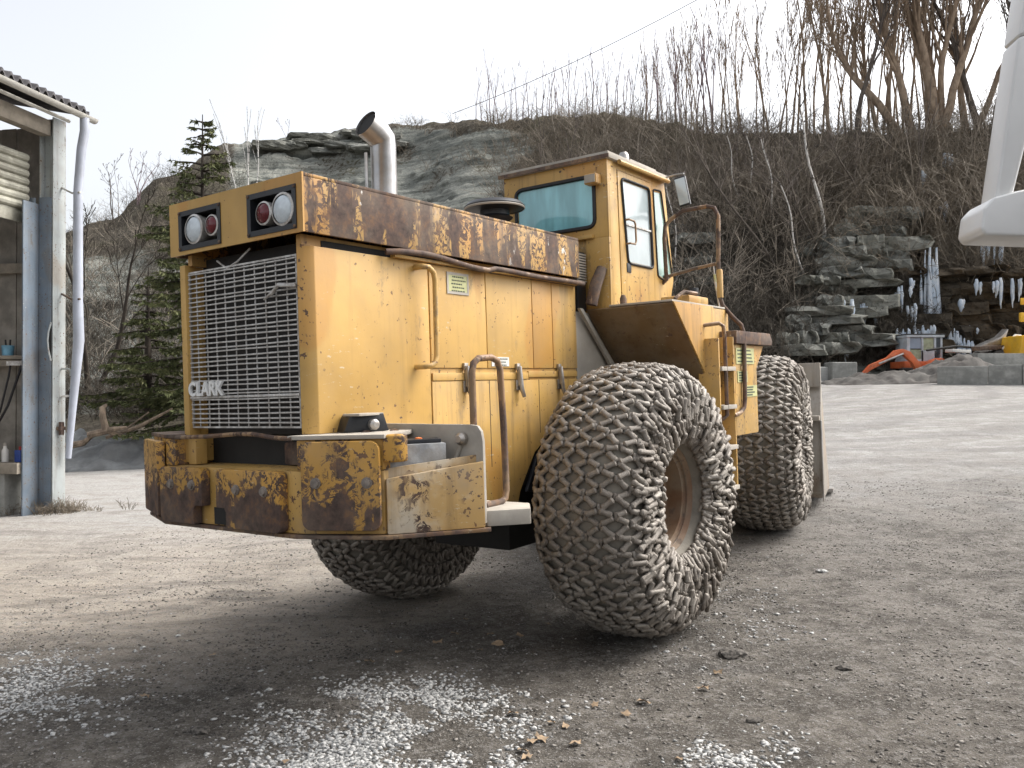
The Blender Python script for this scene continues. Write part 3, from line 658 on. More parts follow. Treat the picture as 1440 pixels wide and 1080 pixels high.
tag(shed, 'open steel framed shed with roller shutter at the left edge', 'shed')
EAVE = 6.76
# local coordinates: corner column occupies x -.27..0, y 0...32
col = MB(); col.box((-.27, 0, -.1), (-.245, .30, EAVE-.1)).box((-.022, 0, -.1), (0, .30, EAVE-.1)).box((-.245, .10, -.1), (-.022, .125, EAVE-.1))
c = col.build('column', 'steel_pale', shed, .004)
MB().box((-.262, -.012, -.1), (-.03, -.0, EAVE-1.45)).build('cover_plate', 'steel_blue', c, .003)
MB().tube([(-.02, -.02, 2.55), (-.055, -.03, 2.7), (-.075, -.035, 2.9), (-.06, -.03, 3.05), (-.02, -.02, 3.2)], .014, 6).build('torn_edge', 'steel_pale', c)
MB().prism([(-.022, -.016, 2.6), (-.022, -.016, 3.15), (-.05, -.016, 3.02), (-.07, -.016, 2.9), (-.05, -.016, 2.72)], (0, .003, 0)).build('torn_gap_shade', 'dark', c)  # flat dark plate painted for the shade inside the torn hole
b = MB().box((.0, .08, 1.38), (.09, .2, 1.44)).box((.03, .1, 1.3), (.08, .18, 1.52)); b.build('hinge_bracket', 'rust', c, .006)
MB().tube([(0, .2, 2.42), (.14, .2, 2.42), (.18, .2, 2.39), (.18, .2, 2.3)], .016, 6).build('hook', 'steel_pale', c)
MB().tube([(0, .2, 1.95), (.15, .2, 1.96)], .022, 6).build('peg', 'wht', c)
MB().box((-.30, -.35, -.1), (-.272, .08, 5.2)).build('shutter_rail', 'steel_blue', shed, .004)
MB().box((-.42, -.07, -.1), (-.31, -.03, 5.3)).build('guide_channel', 'steel_blue', shed, .004)
for yy in (-5.6,):
    k = MB(); k.box((-.27, yy, -.1), (-.245, yy+.3, EAVE-.1)).box((-.022, yy, -.1), (0, yy+.3, EAVE-.1)).box((-.245, yy+.1, -.1), (-.022, yy+.125, EAVE-.1)); k.build('column', 'steel_pale', shed, .004)
# eave beam, shutter and its slats
MB().box((-.24, -5.5, EAVE-.42), (-.05, 0, EAVE-.16)).build('eave_beam', 'wood', shed, .005)
MB().box((-.6, -5.5, EAVE-.2), (-.3, 0, EAVE-.12)).build('soffit', 'dark', shed)
sh = MB().box((-.48, -5.3, 4.86), (-.44, -.08, 5.08)).build('shutter', 'shutter', shed, .006)
for i in range(7):
    MB().lathe([(.001, 0), (.07, 0), (.07, 5.2), (.001, 5.2)], (-.44, -5.3, 5.15+i*.135), (0, 1, 0), 10).build('slat', 'shutter', sh)
# roof
na = 52*8; V = []; Q = []
for r, (x, z) in enumerate(((.36, EAVE+.05), (-4, EAVE+.95), (-8.4, EAVE+1.85))):
    for lift in (0, .05):
        for i in range(na+1): V.append((x, -8.9+i*(9.32/na), z+.055*math.sin(i/8*6.283)+lift))
w = na+1
for r in range(2):
    for k in range(2):
        a, b_ = (2*r+k)*w, (2*r+2+k)*w
        Q += [(a+i, a+i+1, b_+i+1, b_+i) for i in range(na)]
Q += [(i, i+1, w+i+1, w+i) for i in range(na)]
link('roof', mesh_np('roof', V, Q, None, 'roof_tile', True), shed)
gt = MB(); pr = [(.075*math.cos(t), .075*math.sin(t)) for t in np.linspace(math.pi, 2*math.pi, 9)] + [(.068*math.cos(t), .068*math.sin(t)) for t in np.linspace(2*math.pi, math.pi, 9)]
gt.prism([(.42+a, -8.9, EAVE-.03+bz) for a, bz in pr], (0, 9.38, 0)); gt.build('gutter', 'gutter', shed, smooth=40)
MB().tube([(.30, -8.8, EAVE-.16), (.22, .1, EAVE-.16)], .03, 6).build('fascia_rail', 'gutter', shed)
dp = MB().tube([(.42, .22, EAVE-.08), (.42, .22, EAVE-.3), (.36, .22, EAVE-.6), (.30, .22, EAVE-1.3), (.30, .22, 3.6), (.32, .22, 2.9), (.2, .22, 1.7), (.12, .22, .9)], [.075, .075, .075, .075, .08, .088, .06, .05], 12).build('downpipe', 'pvc', shed, smooth=50)
for z in (EAVE-1.35, 3.6): MB().tube([(0, .2, z+.1), (.2, .2, z), (.39, .16, z)], .018, 6).build('pipe_bracket', 'rust' if z < 4 else 'gutter', dp)
# far end wall (cladding sheets) with rail, shelf and bench
for i in range(16):
    x1 = -.28-i*.29; MB().box((x1-.283, .16+.018*(i % 2), .72), (x1, .19+.018*(i % 2), EAVE-.2)).build('cladding_sheet', 'plank', shed, .004)
MB().box((-5, .02, 4.05), (-.3, .14, 4.22)).build('wall_rail', 'wood', shed, .008)
MB().box((-8.4, .16, .72), (-4.95, .2, EAVE+.6)).build('end_wall', 'plank', shed)
MB().box((-8.4, -8.8, -.1), (-8.25, .2, EAVE+1.8)).build('back_wall', 'plank', shed)
MB().box((-3.2, -.22, 2.58), (-.32, .14, 2.64)).box((-3.2, -.2, 2.46), (-.32, -.16, 2.56)).build('shelf', 'wood', shed, .005)
MB().box((-3.0, -.42, .68), (-.32, .12, .86)).build('bench', 'wood', shed, .008)
MB().box((-.95, -.35, -.1), (-.62, .1, .67)).build('bench_leg', 'concrete', shed, .01)
def shp(x, y, z): return shed.matrix_basis @ Vector((x, y, z))
def shed_item(name, loc, label, cat):
    e = empty(name, shp(*loc), -RAD(11)); tag(e, label, cat); return e
e = shed_item('brush_tub', (-.80, -.08, 2.642), 'small blue tub holding brushes on the shed shelf', 'tub')
MB().lathe([(.001, 0), (.085, 0), (.1, .17), (.09, .17), (.078, .02), (.001, .02)], (0, 0, 0), (0, 0, 1), 14).build('tub', 'sky_blue', e)
for dx in (-.03, .03): MB().tube([(dx, 0, .02), (dx*1.6, 0, .27)], .014, 6).build('brush_handle', 'hose', e)
e = shed_item('spray_bottle', (-.74, -.2, .862), 'white plastic bottle on the shed bench', 'bottle')
MB().lathe([(.001, 0), (.055, 0), (.055, .19), (.03, .23), (.03, .27), (.001, .27)], (0, 0, 0), (0, 0, 1), 12).build('bottle', 'wht', e); MB().lathe([(.032, 0), (.032, .05), (.001, .05)], (0, 0, .265), (0, 0, 1), 10).build('cap', 'plate_grey', e)
e = shed_item('oil_can', (-.46, -.2, .862), 'dark blue can with red cap on the shed bench beside the column', 'can')
MB().box((-.06, -.05, 0), (.06, .05, .2)).build('can', 'blue', e, .01); MB().lathe([(.03, 0), (.03, .06), (.001, .06)], (.02, 0, .2), (0, 0, 1), 10).build('cap', 'red', e)
hs = MB().tube([(-.38, -.25, 2.5), (-.42, -.26, 2.35), (-.6, -.3, 1.8), (-.95, -.3, 1.25), (-1.6, -.3, .95)], .02, 8).tube([(-.6, -.25, 2.5), (-.62, -.26, 2.3), (-.75, -.3, 1.7), (-1.1, -.3, 1.2)], .016, 8)
h = hs.build('air_hose', 'hose', None); h.location = shed.location; h.rotation_euler = shed.rotation_euler; tag(h, 'black hoses hanging from the shed shelf', 'hose')
vb = MB().box((-.66, -.27, 2.47), (-.34, -.22, 2.54)).tube([(-.42, -.25, 2.5), (-.36, -.25, 2.56), (-.34, -.25, 2.48)], .02, 6).build('hose_valve', 'galv', h)

# ------------------------------------------------------------------ far yard
def at(u, v, d, drop=True):
    p = wor(u, v, d)
    if drop: p.z = gz0(p.x, p.y)
    return p
mm = 33/FPX
def concrete_block(u, d, w, h, dep, label, mat):
    p = at(u, 528, d); o = MB().box((-w/2, 0, -.15), (w/2, dep, h)); e = o.build('concrete_block', mat, None, .06, 3); e.location = p; tag(e, label, 'concrete block'); return e
concrete_block(1149, 33, 1.05, .55, .9, 'low pale concrete block beyond the front wheel', 'concrete_pale')
concrete_block(1188, 32.6, .98, .72, .9, 'taller concrete block with frosty top left of the orange arm', 'concrete')
# retaining wall of cast blocks
W0, W1 = at(1318, 545, 29.5), at(1520, 548, 27.5); wall = empty('retaining_wall', W0, math.atan2(W1.y-W0.y, W1.x-W0.x)); tag(wall, 'low stained concrete retaining wall at the far right of the yard', 'wall')
L = 0; i = 0
while L < 7.2:
    w = (1.55, 1.0, 1.45, 1.3, 1.6)[i % 5]; MB().box((L, .02*(i % 2), -.4), (L+w-.015, .45, .62+.03*(i % 3))).build('wall_block', 'concrete', wall, .02); L += w; i += 1
e = MB().box((0, 0, -.5), (2.6, 1.2, .95)).build('concrete_slab', 'concrete', None, .02); e.location = at(1375, 520, 31.4); tag(e, 'grey concrete slab on the dirt behind the retaining wall', 'slab')
# dirt heaps
M['dirt'] = plain('dark_dirt', (.075, .067, .06), .95, 0, .4, 2.5, .9, .5, (.13, .125, .115))
M['scree'] = plain('grey_scree', (.15, .157, .16), .95, 0, .3, 2.2, .8, .5, (.10, .10, .10))
def mound(u, d, rx, ry, h, label, mat, seed, dx=0):
    p = at(u, 530, d); n = 40; V = []; Q = []
    for j in range(n):
        for i in range(n):
            a, b = (i/(n-1)*2-1), (j/(n-1)*2-1); x, y = a*rx, b*ry; k = max(0, 1-math.hypot(a, b))
            z = h*(k**.75)*(1+.5*fbm(x*.9+seed, y*.9, 0, 3)) + .16*fbm(x*2.3, y*2.3, seed, 4)*min(1, k*5); V.append((x, y, gz0(p.x+x, p.y+y)-p.z+z-.03-(.5 if k == 0 else 0)))
    Q = [(j*n+i, j*n+i+1, (j+1)*n+i+1, (j+1)*n+i) for j in range(n-1) for i in range(n-1)]
    o = link('dirt_heap', mesh_np('dirt_heap', V, Q, None, mat, True)); o.location = p; tag(o, label, 'dirt heap'); return o
mound(1345, 31.3, 2.6, 1.5, .85, 'dark lumpy dirt heap in front of the small excavator', 'dirt', 3)
mound(1250, 31.2, 2.6, 1.2, .42, 'low spread of dirt below the orange arm', 'dirt', 8)
mound(1420, 33.5, 2.6, 1.4, 1.25, 'dirt bank under the scrap heap', 'dirt', 14)
mound(165, 24.0, 2.6, 1.6, .75, 'grey scree tongue at the foot of the left slope beside the bumper', 'scree', 21)
mound(120, 25.2, 2.2, 1.6, 1.0, 'grey scree heap at the foot of the left slope behind the shed column', 'scree', 27)
# small excavator
M['orange_paint'] = paint('excavator_orange', base=(.62, .13, .035), rust=.1, chips=.6, dirt=.25)
M['cab_white'] = plain('cab_pale', (.42, .46, .50), .5, 0, .12, 4, .1, .3); M['pane'] = plain('dull_pane', (.26, .31, .38), .15, 0, .1, 2, 0); M['pane_dark'] = plain('dark_pane', (.05, .06, .07), .15); M['pane_green'] = plain('dusty_pane', (.30, .33, .22), .3)
ep = at(1290, 528, 33.4); ex = empty('mini_excavator', ep); tag(ex, 'small excavator with orange arm and pale cab below the icicles', 'excavator')
def EX(u, v): return (u-1290)*mm, (528-v)*mm+.05
MB().box((-.55, -.1, .35), (1.0, 1.2, .62)).build('deck', 'orange_paint', ex, .04)
MB().box((-.7, -.25, -.1), (.9, .15, .36)).build('track', 'dark', ex, .1); MB().box((-.7, .95, -.1), (.9, 1.35, .36)).build('track', 'dark', ex, .1)
cabx = MB()
x0, z1 = EX(1281, 472); x1, _ = EX(1326, 472)
for (a, b, t, l) in ((x0-.16, x0-.03, 0, 0), (x0+.42, x0+.50, 0, 0), (x0+.92, x0+1.0, 0, 0), (x1-.08, x1, 0, 0)):
    cabx.box((a, 0, .6), (b, 1.0, z1-.02))
cabx.box((x0-.2, -.06, z1-.04), (x1+.06, 1.05, z1+.06)).box((x0-.18, .02, .55), (x1, 1.0, .7)).box((x0+.42, .0, .6), (x0+1.0, .03, 1.05))
cb = cabx.build('cab', 'cab_white', ex, .015)
MB().box((x0-.02, .03, 1.12), (x0+.41, .05, z1-.06)).build('window', 'pane', cb); MB().box((x0-.02, .03, .68), (x0+.41, .05, 1.08)).build('window', 'pane_green', cb)
MB().box((x0+.51, .035, 1.06), (x0+.91, .055, z1-.06)).build('window', 'pane_green', cb); MB().box((x0+1.01, .03, .9), (x1-.09, .05, z1-.06)).build('window', 'pane_dark', cb)
MB().box((x0-.22, -.08, z1+.06), (x1+.1, 1.08, z1+.10)).build('roof', 'dark', cb, .02)
pl = [EX(1294, 524), EX(1296, 514), EX(1304, 506), EX(1314, 503), EX(1322, 506), EX(1318, 516), EX(1308, 524)]
MB().prism([(x, -.55, z) for x, z in pl], (0, .5, 0)).build('engine_cover', 'orange_paint', ex, .05, 3)
bo = [EX(1284, 524), EX(1278, 524), EX(1270, 510), EX(1259, 500), EX(1249, 500), EX(1236, 509), EX(1234, 505), EX(1247, 493), EX(1258, 491), EX(1268, 495), EX(1279, 508), EX(1285, 520)]
MB().prism([(x, -.75, z) for x, z in bo], (0, .24, 0)).build('boom', 'orange_paint', ex, .02)
sk = [EX(1241, 501), EX(1238, 508), EX(1214, 520), EX(1204, 528), EX(1202, 524), EX(1212, 513)]
MB().prism([(x, -.72, z) for x, z in sk], (0, .18, 0)).build('stick', 'orange_paint', ex, .02)
MB().tube([(*EX(1256, 498)[:1], -.86, EX(1256, 498)[1]), (EX(1222, 512)[0], -.86, EX(1222, 512)[1])], .04, 8).build('ram', 'steel', ex)
bk = [EX(1206, 524), EX(1198, 527), EX(1196, 532), EX(1204, 533), EX(1210, 529)]
MB().prism([(x, -.9, z) for x, z in bk], (0, .5, 0)).build('bucket', 'rust', ex, .02)
# scrap heap
sp = at(1400, 505, 33.2); sp.z += .95
rsx = random.Random(4)
def scrap(name, label, mb, mat, off, rot, bev=.01):
    o = mb.build(name, mat, None, bev); o.location = sp+Vector(off); o.rotation_euler = rot; tag(o, label, 'scrap', 'scrap metal on the dirt bank'); return o
scrap('scrap_sheet', 'crumpled silver sheet metal lying on the scrap heap', MB().prism([(0, 0, 0), (1.0, 0, .42), (1.35, 0, .75), (1.2, 0, .32), (.75, 0, -.08)], (.1, .5, .05)), 'steel', (-.75, 0, .1), (0, 0, .1))
scrap('bent_metal_tube', 'pale bent metal frame leaning on the scrap heap', MB().tube([(0, 0, 0), (.55, 0, .62), (.78, 0, .62), (.95, .3, .3)], .05, 6), 'wht', (.2, -.1, .05), (0, .1, .2), 0)
scrap('scrap_beam', 'dark rusty beam lying under the silver scrap sheet', MB().box((0, 0, 0), (1.4, .2, .16)), 'rust', (-.95, -.25, -.02), (0, -.06, .12))
scrap('scrap_drum', 'rusty drum end among the scrap', MB().lathe([(.001, 0), (.19, 0), (.19, .35), (.001, .35)], (0, 0, 0), (.2, 1, .1), 14), 'rust', (.75, -.2, .1), (0, 0, 0))
scrap('scrap_pipe', 'dark pipe sticking out of the scrap heap', MB().tube([(0, 0, 0), (-.7, -.1, .05), (-1.9, -.2, -.12)], .045, 7), 'dark', (-.9, 0, .12), (0, 0, 0), 0)
o = MB().box((0, 0, 0), (.75, .5, .12)).build('white_board', 'wht', None, .02); o.location = at(1340, 520, 32.5)+Vector((0, 0, .98)); o.rotation_euler = (0, .05, .1); tag(o, 'white board lying between the excavator and the scrap heap', 'board')
# yellow machine cut by the right edge
ym = empty('yellow_machine', at(1434, 520, 32)); tag(ym, 'yellow machine with ladder rail cut off by the right edge', 'machine')
M['bright_yellow'] = paint('bright_yellow', base=(.75, .42, .02), rust=.05, chips=.3, dirt=.15)
k = 32/FPX
MB().prism([(0, 0, .9), (.1, 0, 1.55), (2.6, 0, 1.75), (2.6, 0, .5), (0, 0, .5)], (0, 1.6, 0)).build('body', 'bright_yellow', ym, .05)
MB().box((-.02, -.12, 2.7), (.5, -.06, 2.95)).build('guard_bar', 'bright_yellow', ym, .02)
MB().tube([(.22, -.1, .2), (.22, -.1, 2.8)], .035, 8).build('post', 'bright_yellow', ym)
MB().box((-.06, -.16, 2.05), (.1, -.04, 2.4)).build('lamp_box', 'bright_yellow', ym, .03)
for z in (.3, .7): MB().box((.02, -.3, z), (.4, -.05, z+.06)).build('step', 'bright_yellow', ym, .01)
MB().lathe([(.2, 0), (.62, 0), (.7, .1), (.7, .4), (.62, .5), (.2, .5)], (1.5, -.1, .55), (0, 1, 0), 22).build('wheel', 'dark', ym)
# cable
cb0, cb1 = wor(636, 160, 84), wor(1320, -200, 58); pts = [cb0.lerp(cb1, t)-Vector((0, 0, 5*t*(1-t))) for t in np.linspace(0, 1, 16)]
tag(MB().tube(pts, .03, 5).build('overhead_cable', 'hose', None), 'overhead cable crossing the white sky above the ridge', 'cable')
# dead wood on the left scree
rw = random.Random(8)
def deadwood(u, v, d, pts, r, label):
    p = wor(u, v, d); mb = MB()
    for P_, R_ in zip(pts, r): mb.tube(P_, R_, 7)
    o = mb.build('dead_branch', 'wood_pale', None, smooth=50); o.location = p; tag(o, label, 'dead wood')
M['wood_pale'] = bark('dead_wood', (.14, .11, .085), (.36, .28, .21))
deadwood(150, 612, 23.2, [[(-.5, 0, 0), (0, 0, .12), (.5, .1, .22)], [(0, 0, .1), (-.1, 0, .45), (-.12, 0, .75), (-.02, .05, .85)], [(0, 0, .12), (.3, .2, -.02), (.7, .3, -.1)], [(-.1, 0, .4), (-.25, .1, .55)]], [[.09, .1, .03], [.1, .09, .08, .03], [.08, .06, .02], [.05, .02]], 'forked dead stump lying on the grey scree beside the loader bumper')
deadwood(195, 600, 23.5, [[(-.9, 0, -.3), (0, 0, .0), (.9, .1, .5)], [(-.4, 0, -.1), (.2, .2, .4)]], [[.05, .06, .03], [.03, .02]], 'thin dead log slanting across the scree behind the bumper')
deadwood(112, 628, 23.3, [[(-.4, 0, 0), (.1, 0, .1), (.35, 0, .3)]], [[.1, .09, .05]], 'pale broken log end near the foot of the shed column')
# white vehicle at the upper right edge
tv = empty('white_truck', (2.75, 2.2, gz0(2.75, 2.2))); tag(tv, 'white vehicle whose mirror bracket juts in at the upper right corner', 'vehicle')
def tl(x, y, z): return (x-2.75, y-2.2, z-gz0(2.75, 2.2))
def q(u, v, d): p = wor(u, v, d); return tl(*p)
poly = [(1433, 50), (1399, 285), (1426, 275), (1447, 190), (1480, 40)]
MB().prism([q(u, v, 3.0) for u, v in poly], (.02, .14, 0)).build('bracket_post', 'white_paint', tv, .02, 3)
poly = [(1398, 277), (1384, 292), (1380, 322), (1387, 331), (1450, 333), (1905, 350), (1905, 262), (1460, 262), (1430, 268)]
MB().prism([q(u, v, 2.98) for u, v in poly], (.03, .22, 0)).build('bracket_foot', 'white_paint', tv, .022, 3)
poly = [(1433, 50), (1480, 40), (1905, 60), (1905, -30), (1450, -60)]
MB().prism([q(u, v, 3.0) for u, v in poly], (.02, .14, 0)).build('bracket_arm', 'white_paint', tv, .02, 3)
cabm = MB().prism([tl(2.95, .2, .9), tl(2.95, 2.9, .9), tl(2.95, 3.15, 1.9), tl(2.95, 2.8, 3.3), tl(2.95, .2, 3.3)], (2.1, 0, 0)).build('cab', 'white_paint', tv, .06, 3)
MB().prism([tl(2.94, .9, 2.1), tl(2.94, 2.75, 2.1), tl(2.94, 2.6, 2.95), tl(2.94, .9, 2.95)], (.005, 0, 0)).build('side_window', 'pane_dark', tv)
MB().box(tl(2.97, .0, .35), tl(5.05, 2.94, .88)).build('chassis', 'dark', tv, .03)
for yy in (2.3,):
    MB().lathe([(.2, 0), (.44, 0), (.5, .06), (.5, .26), (.44, .32), (.2, .32)], tl(2.97, yy, gz0(2.97, yy)+.5), (1, 0, 0), 28).build('wheel', 'tyre', tv)
MB().box(tl(3.0, 2.95, .5), tl(5.05, 3.12, .85)).build('bumper', 'white_paint', tv, .03)
# ------------------------------------------------------------------ loose stones, leaves
def stone_mat(name, lo, hi):
    g = G(name); n = g.noise(47, 2, .5, g.geo()); c = g.mix(g.step(n, .36, .62), lo, hi); g.bump(g.noise(150, 3, .6, g.geo()), .4, .004); return g.done(c, .85, 0, .25)
M['st_pale'] = stone_mat('pale_limestone_gravel', (.16, .16, .155), (.50, .495, .48))
M['st_grey'] = stone_mat('grey_gravel', (.085, .078, .07), (.27, .25, .225))
M['st_dark'] = stone_mat('dark_wet_grit', (.04, .037, .033), (.125, .113, .10))
ph = (1+5**.5)/2
ICO = np.array([(-1, ph, 0), (1, ph, 0), (-1, -ph, 0), (1, -ph, 0), (0, -1, ph), (0, 1, ph), (0, -1, -ph), (0, 1, -ph), (ph, 0, -1), (ph, 0, 1), (-ph, 0, -1), (-ph, 0, 1)])/1.9
ICF = np.array([(0, 11, 5), (0, 5, 1), (0, 1, 7), (0, 7, 10), (0, 10, 11), (1, 5, 9), (5, 11, 4), (11, 10, 2), (10, 7, 6), (7, 1, 8), (3, 9, 4), (3, 4, 2), (3, 2, 6), (3, 6, 8), (3, 8, 9), (4, 9, 5), (2, 4, 11), (6, 2, 10), (8, 6, 7), (9, 8, 1)])
def stones(name, P, label, mat, smin, smax, seed):
    r = np.random.RandomState(seed); n = len(P); s = smin*(smax/smin)**(r.rand(n)**1.8)
    base = ICO[None]*(1+r.uniform(-.5, .45, (n, 12, 1))); base = base*np.stack([r.uniform(.7, 1.3, n), r.uniform(.6, 1.0, n), r.uniform(.28, .58, n)], -1)[:, None]
    a = r.rand(n)*6.283; c, sn = np.cos(a), np.sin(a); X = base[..., 0]*c[:, None]-base[..., 1]*sn[:, None]; Y = base[..., 0]*sn[:, None]+base[..., 1]*c[:, None]
    V = np.stack([X, Y, base[..., 2]], -1)*s[:, None, None]; Z = np.array([gz(x, y) for x, y in P])
    V += np.concatenate([P, (Z+s*.10)[:, None]], 1)[:, None]; T = (ICF[None]+np.arange(n)[:, None, None]*12).reshape(-1, 3)
    o = link(name, mesh_np(name, V.reshape(-1, 3), None, T, mat)); tag(o, label, 'gravel', kind='stuff')
rg = np.random.RandomState(3)
def gpt(u, v): d = (EYE-0)*FPX/(v-546); return ((u-720)/FPX*d, d)
def blob(u, v, su, sv, n):
    c = gpt(u, v); P = []
    U = rg.normal(u, su, n*3); Vv = rg.normal(v, sv, n*3)
    for a, b in zip(U, Vv):
        if b < 600: continue
        x, y = gpt(a, b)
        if fbm(x*1.7, y*1.7, 4, 3) > -.30 + .55*rg.rand(): P.append((x, y))
        if len(P) >= n: break
    return P
pale = blob(540, 1040, 95, 42, 2900)+blob(660, 1040, 60, 35, 1100)+blob(530, 968, 60, 15, 800)+blob(50, 935, 75, 28, 1700)+blob(430, 1070, 60, 20, 800)+blob(1030, 1060, 40, 22, 420)+blob(620, 985, 60, 18, 500)+blob(1030, 870, 60, 30, 260)
stones('pale_gravel', np.array(pale), 'patches of pale limestone chippings in the foreground', 'st_pale', .008, .023, 1)
P = []
while len(P) < 24000:
    x, y = rg.uniform(-5.5, 7), 3.4+rg.rand()**1.6*9
    if abs(x) < .75*y+.3 and fbm(x*.8, y*.8, 7, 3) > rg.uniform(-.6, .35): P.append((x, y))
stones('grey_gravel', np.array(P), 'scattered grey stones on the dirt yard', 'st_grey', .004, .017, 2)
P = []
while len(P) < 3800:
    x, y = rg.uniform(-4.5, 5), 3.6+rg.rand()*5.5
    if abs(x) < .7*y and fbm(x*.9, y*1.3, 2, 3) > rg.uniform(-.1, .5): P.append((x, y))
P += blob(300, 950, 90, 30, 1300)+blob(480, 890, 60, 16, 700)+blob(1020, 830, 40, 30, 600)
stones('dark_grit', np.array(P), 'dark damp grit in patches around the loader', 'st_dark', .004, .015, 5)
P = []
while len(P) < 2600:
    x, y = rg.uniform(-4, 8), rg.uniform(3.5, 14)
    if abs(x) < .75*y: P.append((x, y))
stones('white_chips', np.array(P), 'single white stone chips strewn over the yard', 'st_pale', .004, .014, 6)
# larger single stones
def big_stone(u, v, s, label, mat):
    r = random.Random(u); x, y = gpt(u, v); bm = bmesh.new(); bmesh.ops.create_icosphere(bm, subdivisions=2, radius=1)
    for k in bm.verts: k.co = Vector((k.co.x*1.3, k.co.y*.9, k.co.z*.42))*(1+.35*fbm(k.co.x*1.5+u, k.co.y*1.5, k.co.z*1.5, 3))
    m = bpy.data.meshes.new('stone'); bm.to_mesh(m); bm.free(); m.materials.append(M[mat]); o = link('stone', m); o.location = (x, y, gz(x, y)+s*.15); o.scale = (s, s, s); tag(o, label, 'stone')
big_stone(1030, 920, .085, 'dark mossy clod lying right of the rear wheel', 'st_dark'); big_stone(1187, 948, .04, 'small black stone on the gravel at the lower right', 'st_dark')
big_stone(283, 1002, .05, 'dark flat stone in the lower left foreground', 'st_dark'); big_stone(1060, 1014, .035, 'black stone among chippings at the bottom, right of centre', 'st_dark'); big_stone(875, 850, .04, 'lone pale stone under the loader beside the rear wheel', 'st_pale'); big_stone(1155, 812, .045, 'whitish stone on the open yard right of the wheels', 'st_pale')
# dry leaves
M['leaf'] = plain('dry_leaf', (.30, .215, .135), .8, 0, .3, 12, .2)
def leaf_mesh(seed):
    r = random.Random(seed); n = 11; V = [(0, 0, .012)]
    for i in range(n):
        a = i/n*6.283; k = (1 if i % 2 else .72)*r.uniform(.8, 1.15); V.append((k*math.cos(a)*.042, k*math.sin(a)*.028, .006+.02*abs(math.sin(a*1.5+seed))*r.random()))
    T = [(0, i+1, (i+1) % n+1) for i in range(n)]; m = mesh_np('dry_leaf', V, None, T, 'leaf'); return m
LF = [leaf_mesh(i) for i in range(4)]; rl = random.Random(9)
LEAF = [(722, 996), (776, 1010), (760, 1030), (748, 1034), (735, 1045), (742, 1055), (795, 1015), (837, 988), (690, 882), (700, 898), (675, 905), (640, 880), (730, 886), (655, 862), (810, 1040), (520, 915), (402, 1049), (205, 955), (232, 1066), (560, 905), (905, 985), (990, 968), (1010, 945), (880, 1002), (955, 1068), (300, 900), (616, 893), (770, 870)]
for i, (u, v) in enumerate(LEAF):
    x, y = gpt(u, v); o = link('dry_leaf', LF[i % 4]); o.location = (x, y, gz(x, y)+.006); s = rl.uniform(.7, 1.35); o.scale = (s, s, s); o.rotation_euler = (rl.uniform(-.3, .3), rl.uniform(-.3, .3), rl.uniform(0, 6.28)); tag(o, 'dry brown leaf lying on the gravel', 'leaf', 'dry leaves on the ground')

rd_ = random.Random(12); sp_ = []
for _ in range(46):
    a_, d_ = rd_.uniform(0, 6.28), abs(rd_.gauss(0, .38)); sp_.append((Vector((sx+.1+math.cos(a_)*d_*1.5, sy-.05+math.sin(a_)*d_*.6, gz(sx, sy)+.0)), rd_.uniform(.10, .26)))
o = link('dry_grass', brush_mesh('dry_grass', sp_, 'brush', 41, 1, 2, .006)); tag(o, 'dry grass and debris round the foot of the shed column', 'grass', kind='stuff')
# ------------------------------------------------------------------ the wheel loader
_a, _pt, _rl = RAD(35.5), RAD(1.06), RAD(1.5)
LX = Vector((math.sin(_a)*math.cos(_pt), math.cos(_a)*math.cos(_pt), math.sin(_pt)))
LY = Vector((-math.cos(_a)*math.cos(_rl), math.sin(_a)*math.cos(_rl), -math.sin(_rl))); LY = (LY - LX*LX.dot(LY)).normalized(); LZ = LX.cross(LY)
LR = Matrix((LX, LY, LZ)).transposed(); LO = Vector((1.3, 6.1, 1.0)) - LR @ Vector((0, -1.66, 1.0))
loader = empty('wheel_loader'); loader.matrix_world = Matrix.Translation(LO) @ LR.to_4x4()
tag(loader, 'big rusty yellow wheel loader with chain covered tyres in the middle of the yard', 'wheel loader')
YC = -.05
def holed(outer, inner, off):      # panel with one opening: two matching corner loops, thickness vector
    mb = MB(); n = len(outer); o = Vector(off); A = [Vector(p) for p in outer]; B = [Vector(p) for p in inner]
    V = A + B + [p+o for p in A] + [p+o for p in B]; F = []
    for i in range(n):
        j = (i+1) % n; F += [(i, j, n+j, n+i), (2*n+i, 3*n+i, 3*n+j, 2*n+j), (i, 2*n+i, 2*n+j, j), (n+i, n+j, 3*n+j, 3*n+i)]
    return mb.add(V, F)
def rrect(w0, w1, z0, z1, r, k=4, which=(1, 1, 1, 1)):   # rounded rectangle as (s, z) points
    P = []
    for (cx, cz, a0, f) in ((w1-r, z0+r, -90, which[0]), (w1-r, z1-r, 0, which[1]), (w0+r, z1-r, 90, which[2]), (w0+r, z0+r, 180, which[3])):
        if f: P += [(cx+r*math.cos(RAD(a0+90*i/k)), cz+r*math.sin(RAD(a0+90*i/k))) for i in range(k+1)]
        else: P.append((cx+r*(1 if cx > (w0+w1)/2 else -1), cz+r*(1 if cz > (z0+z1)/2 else -1)))
    return P
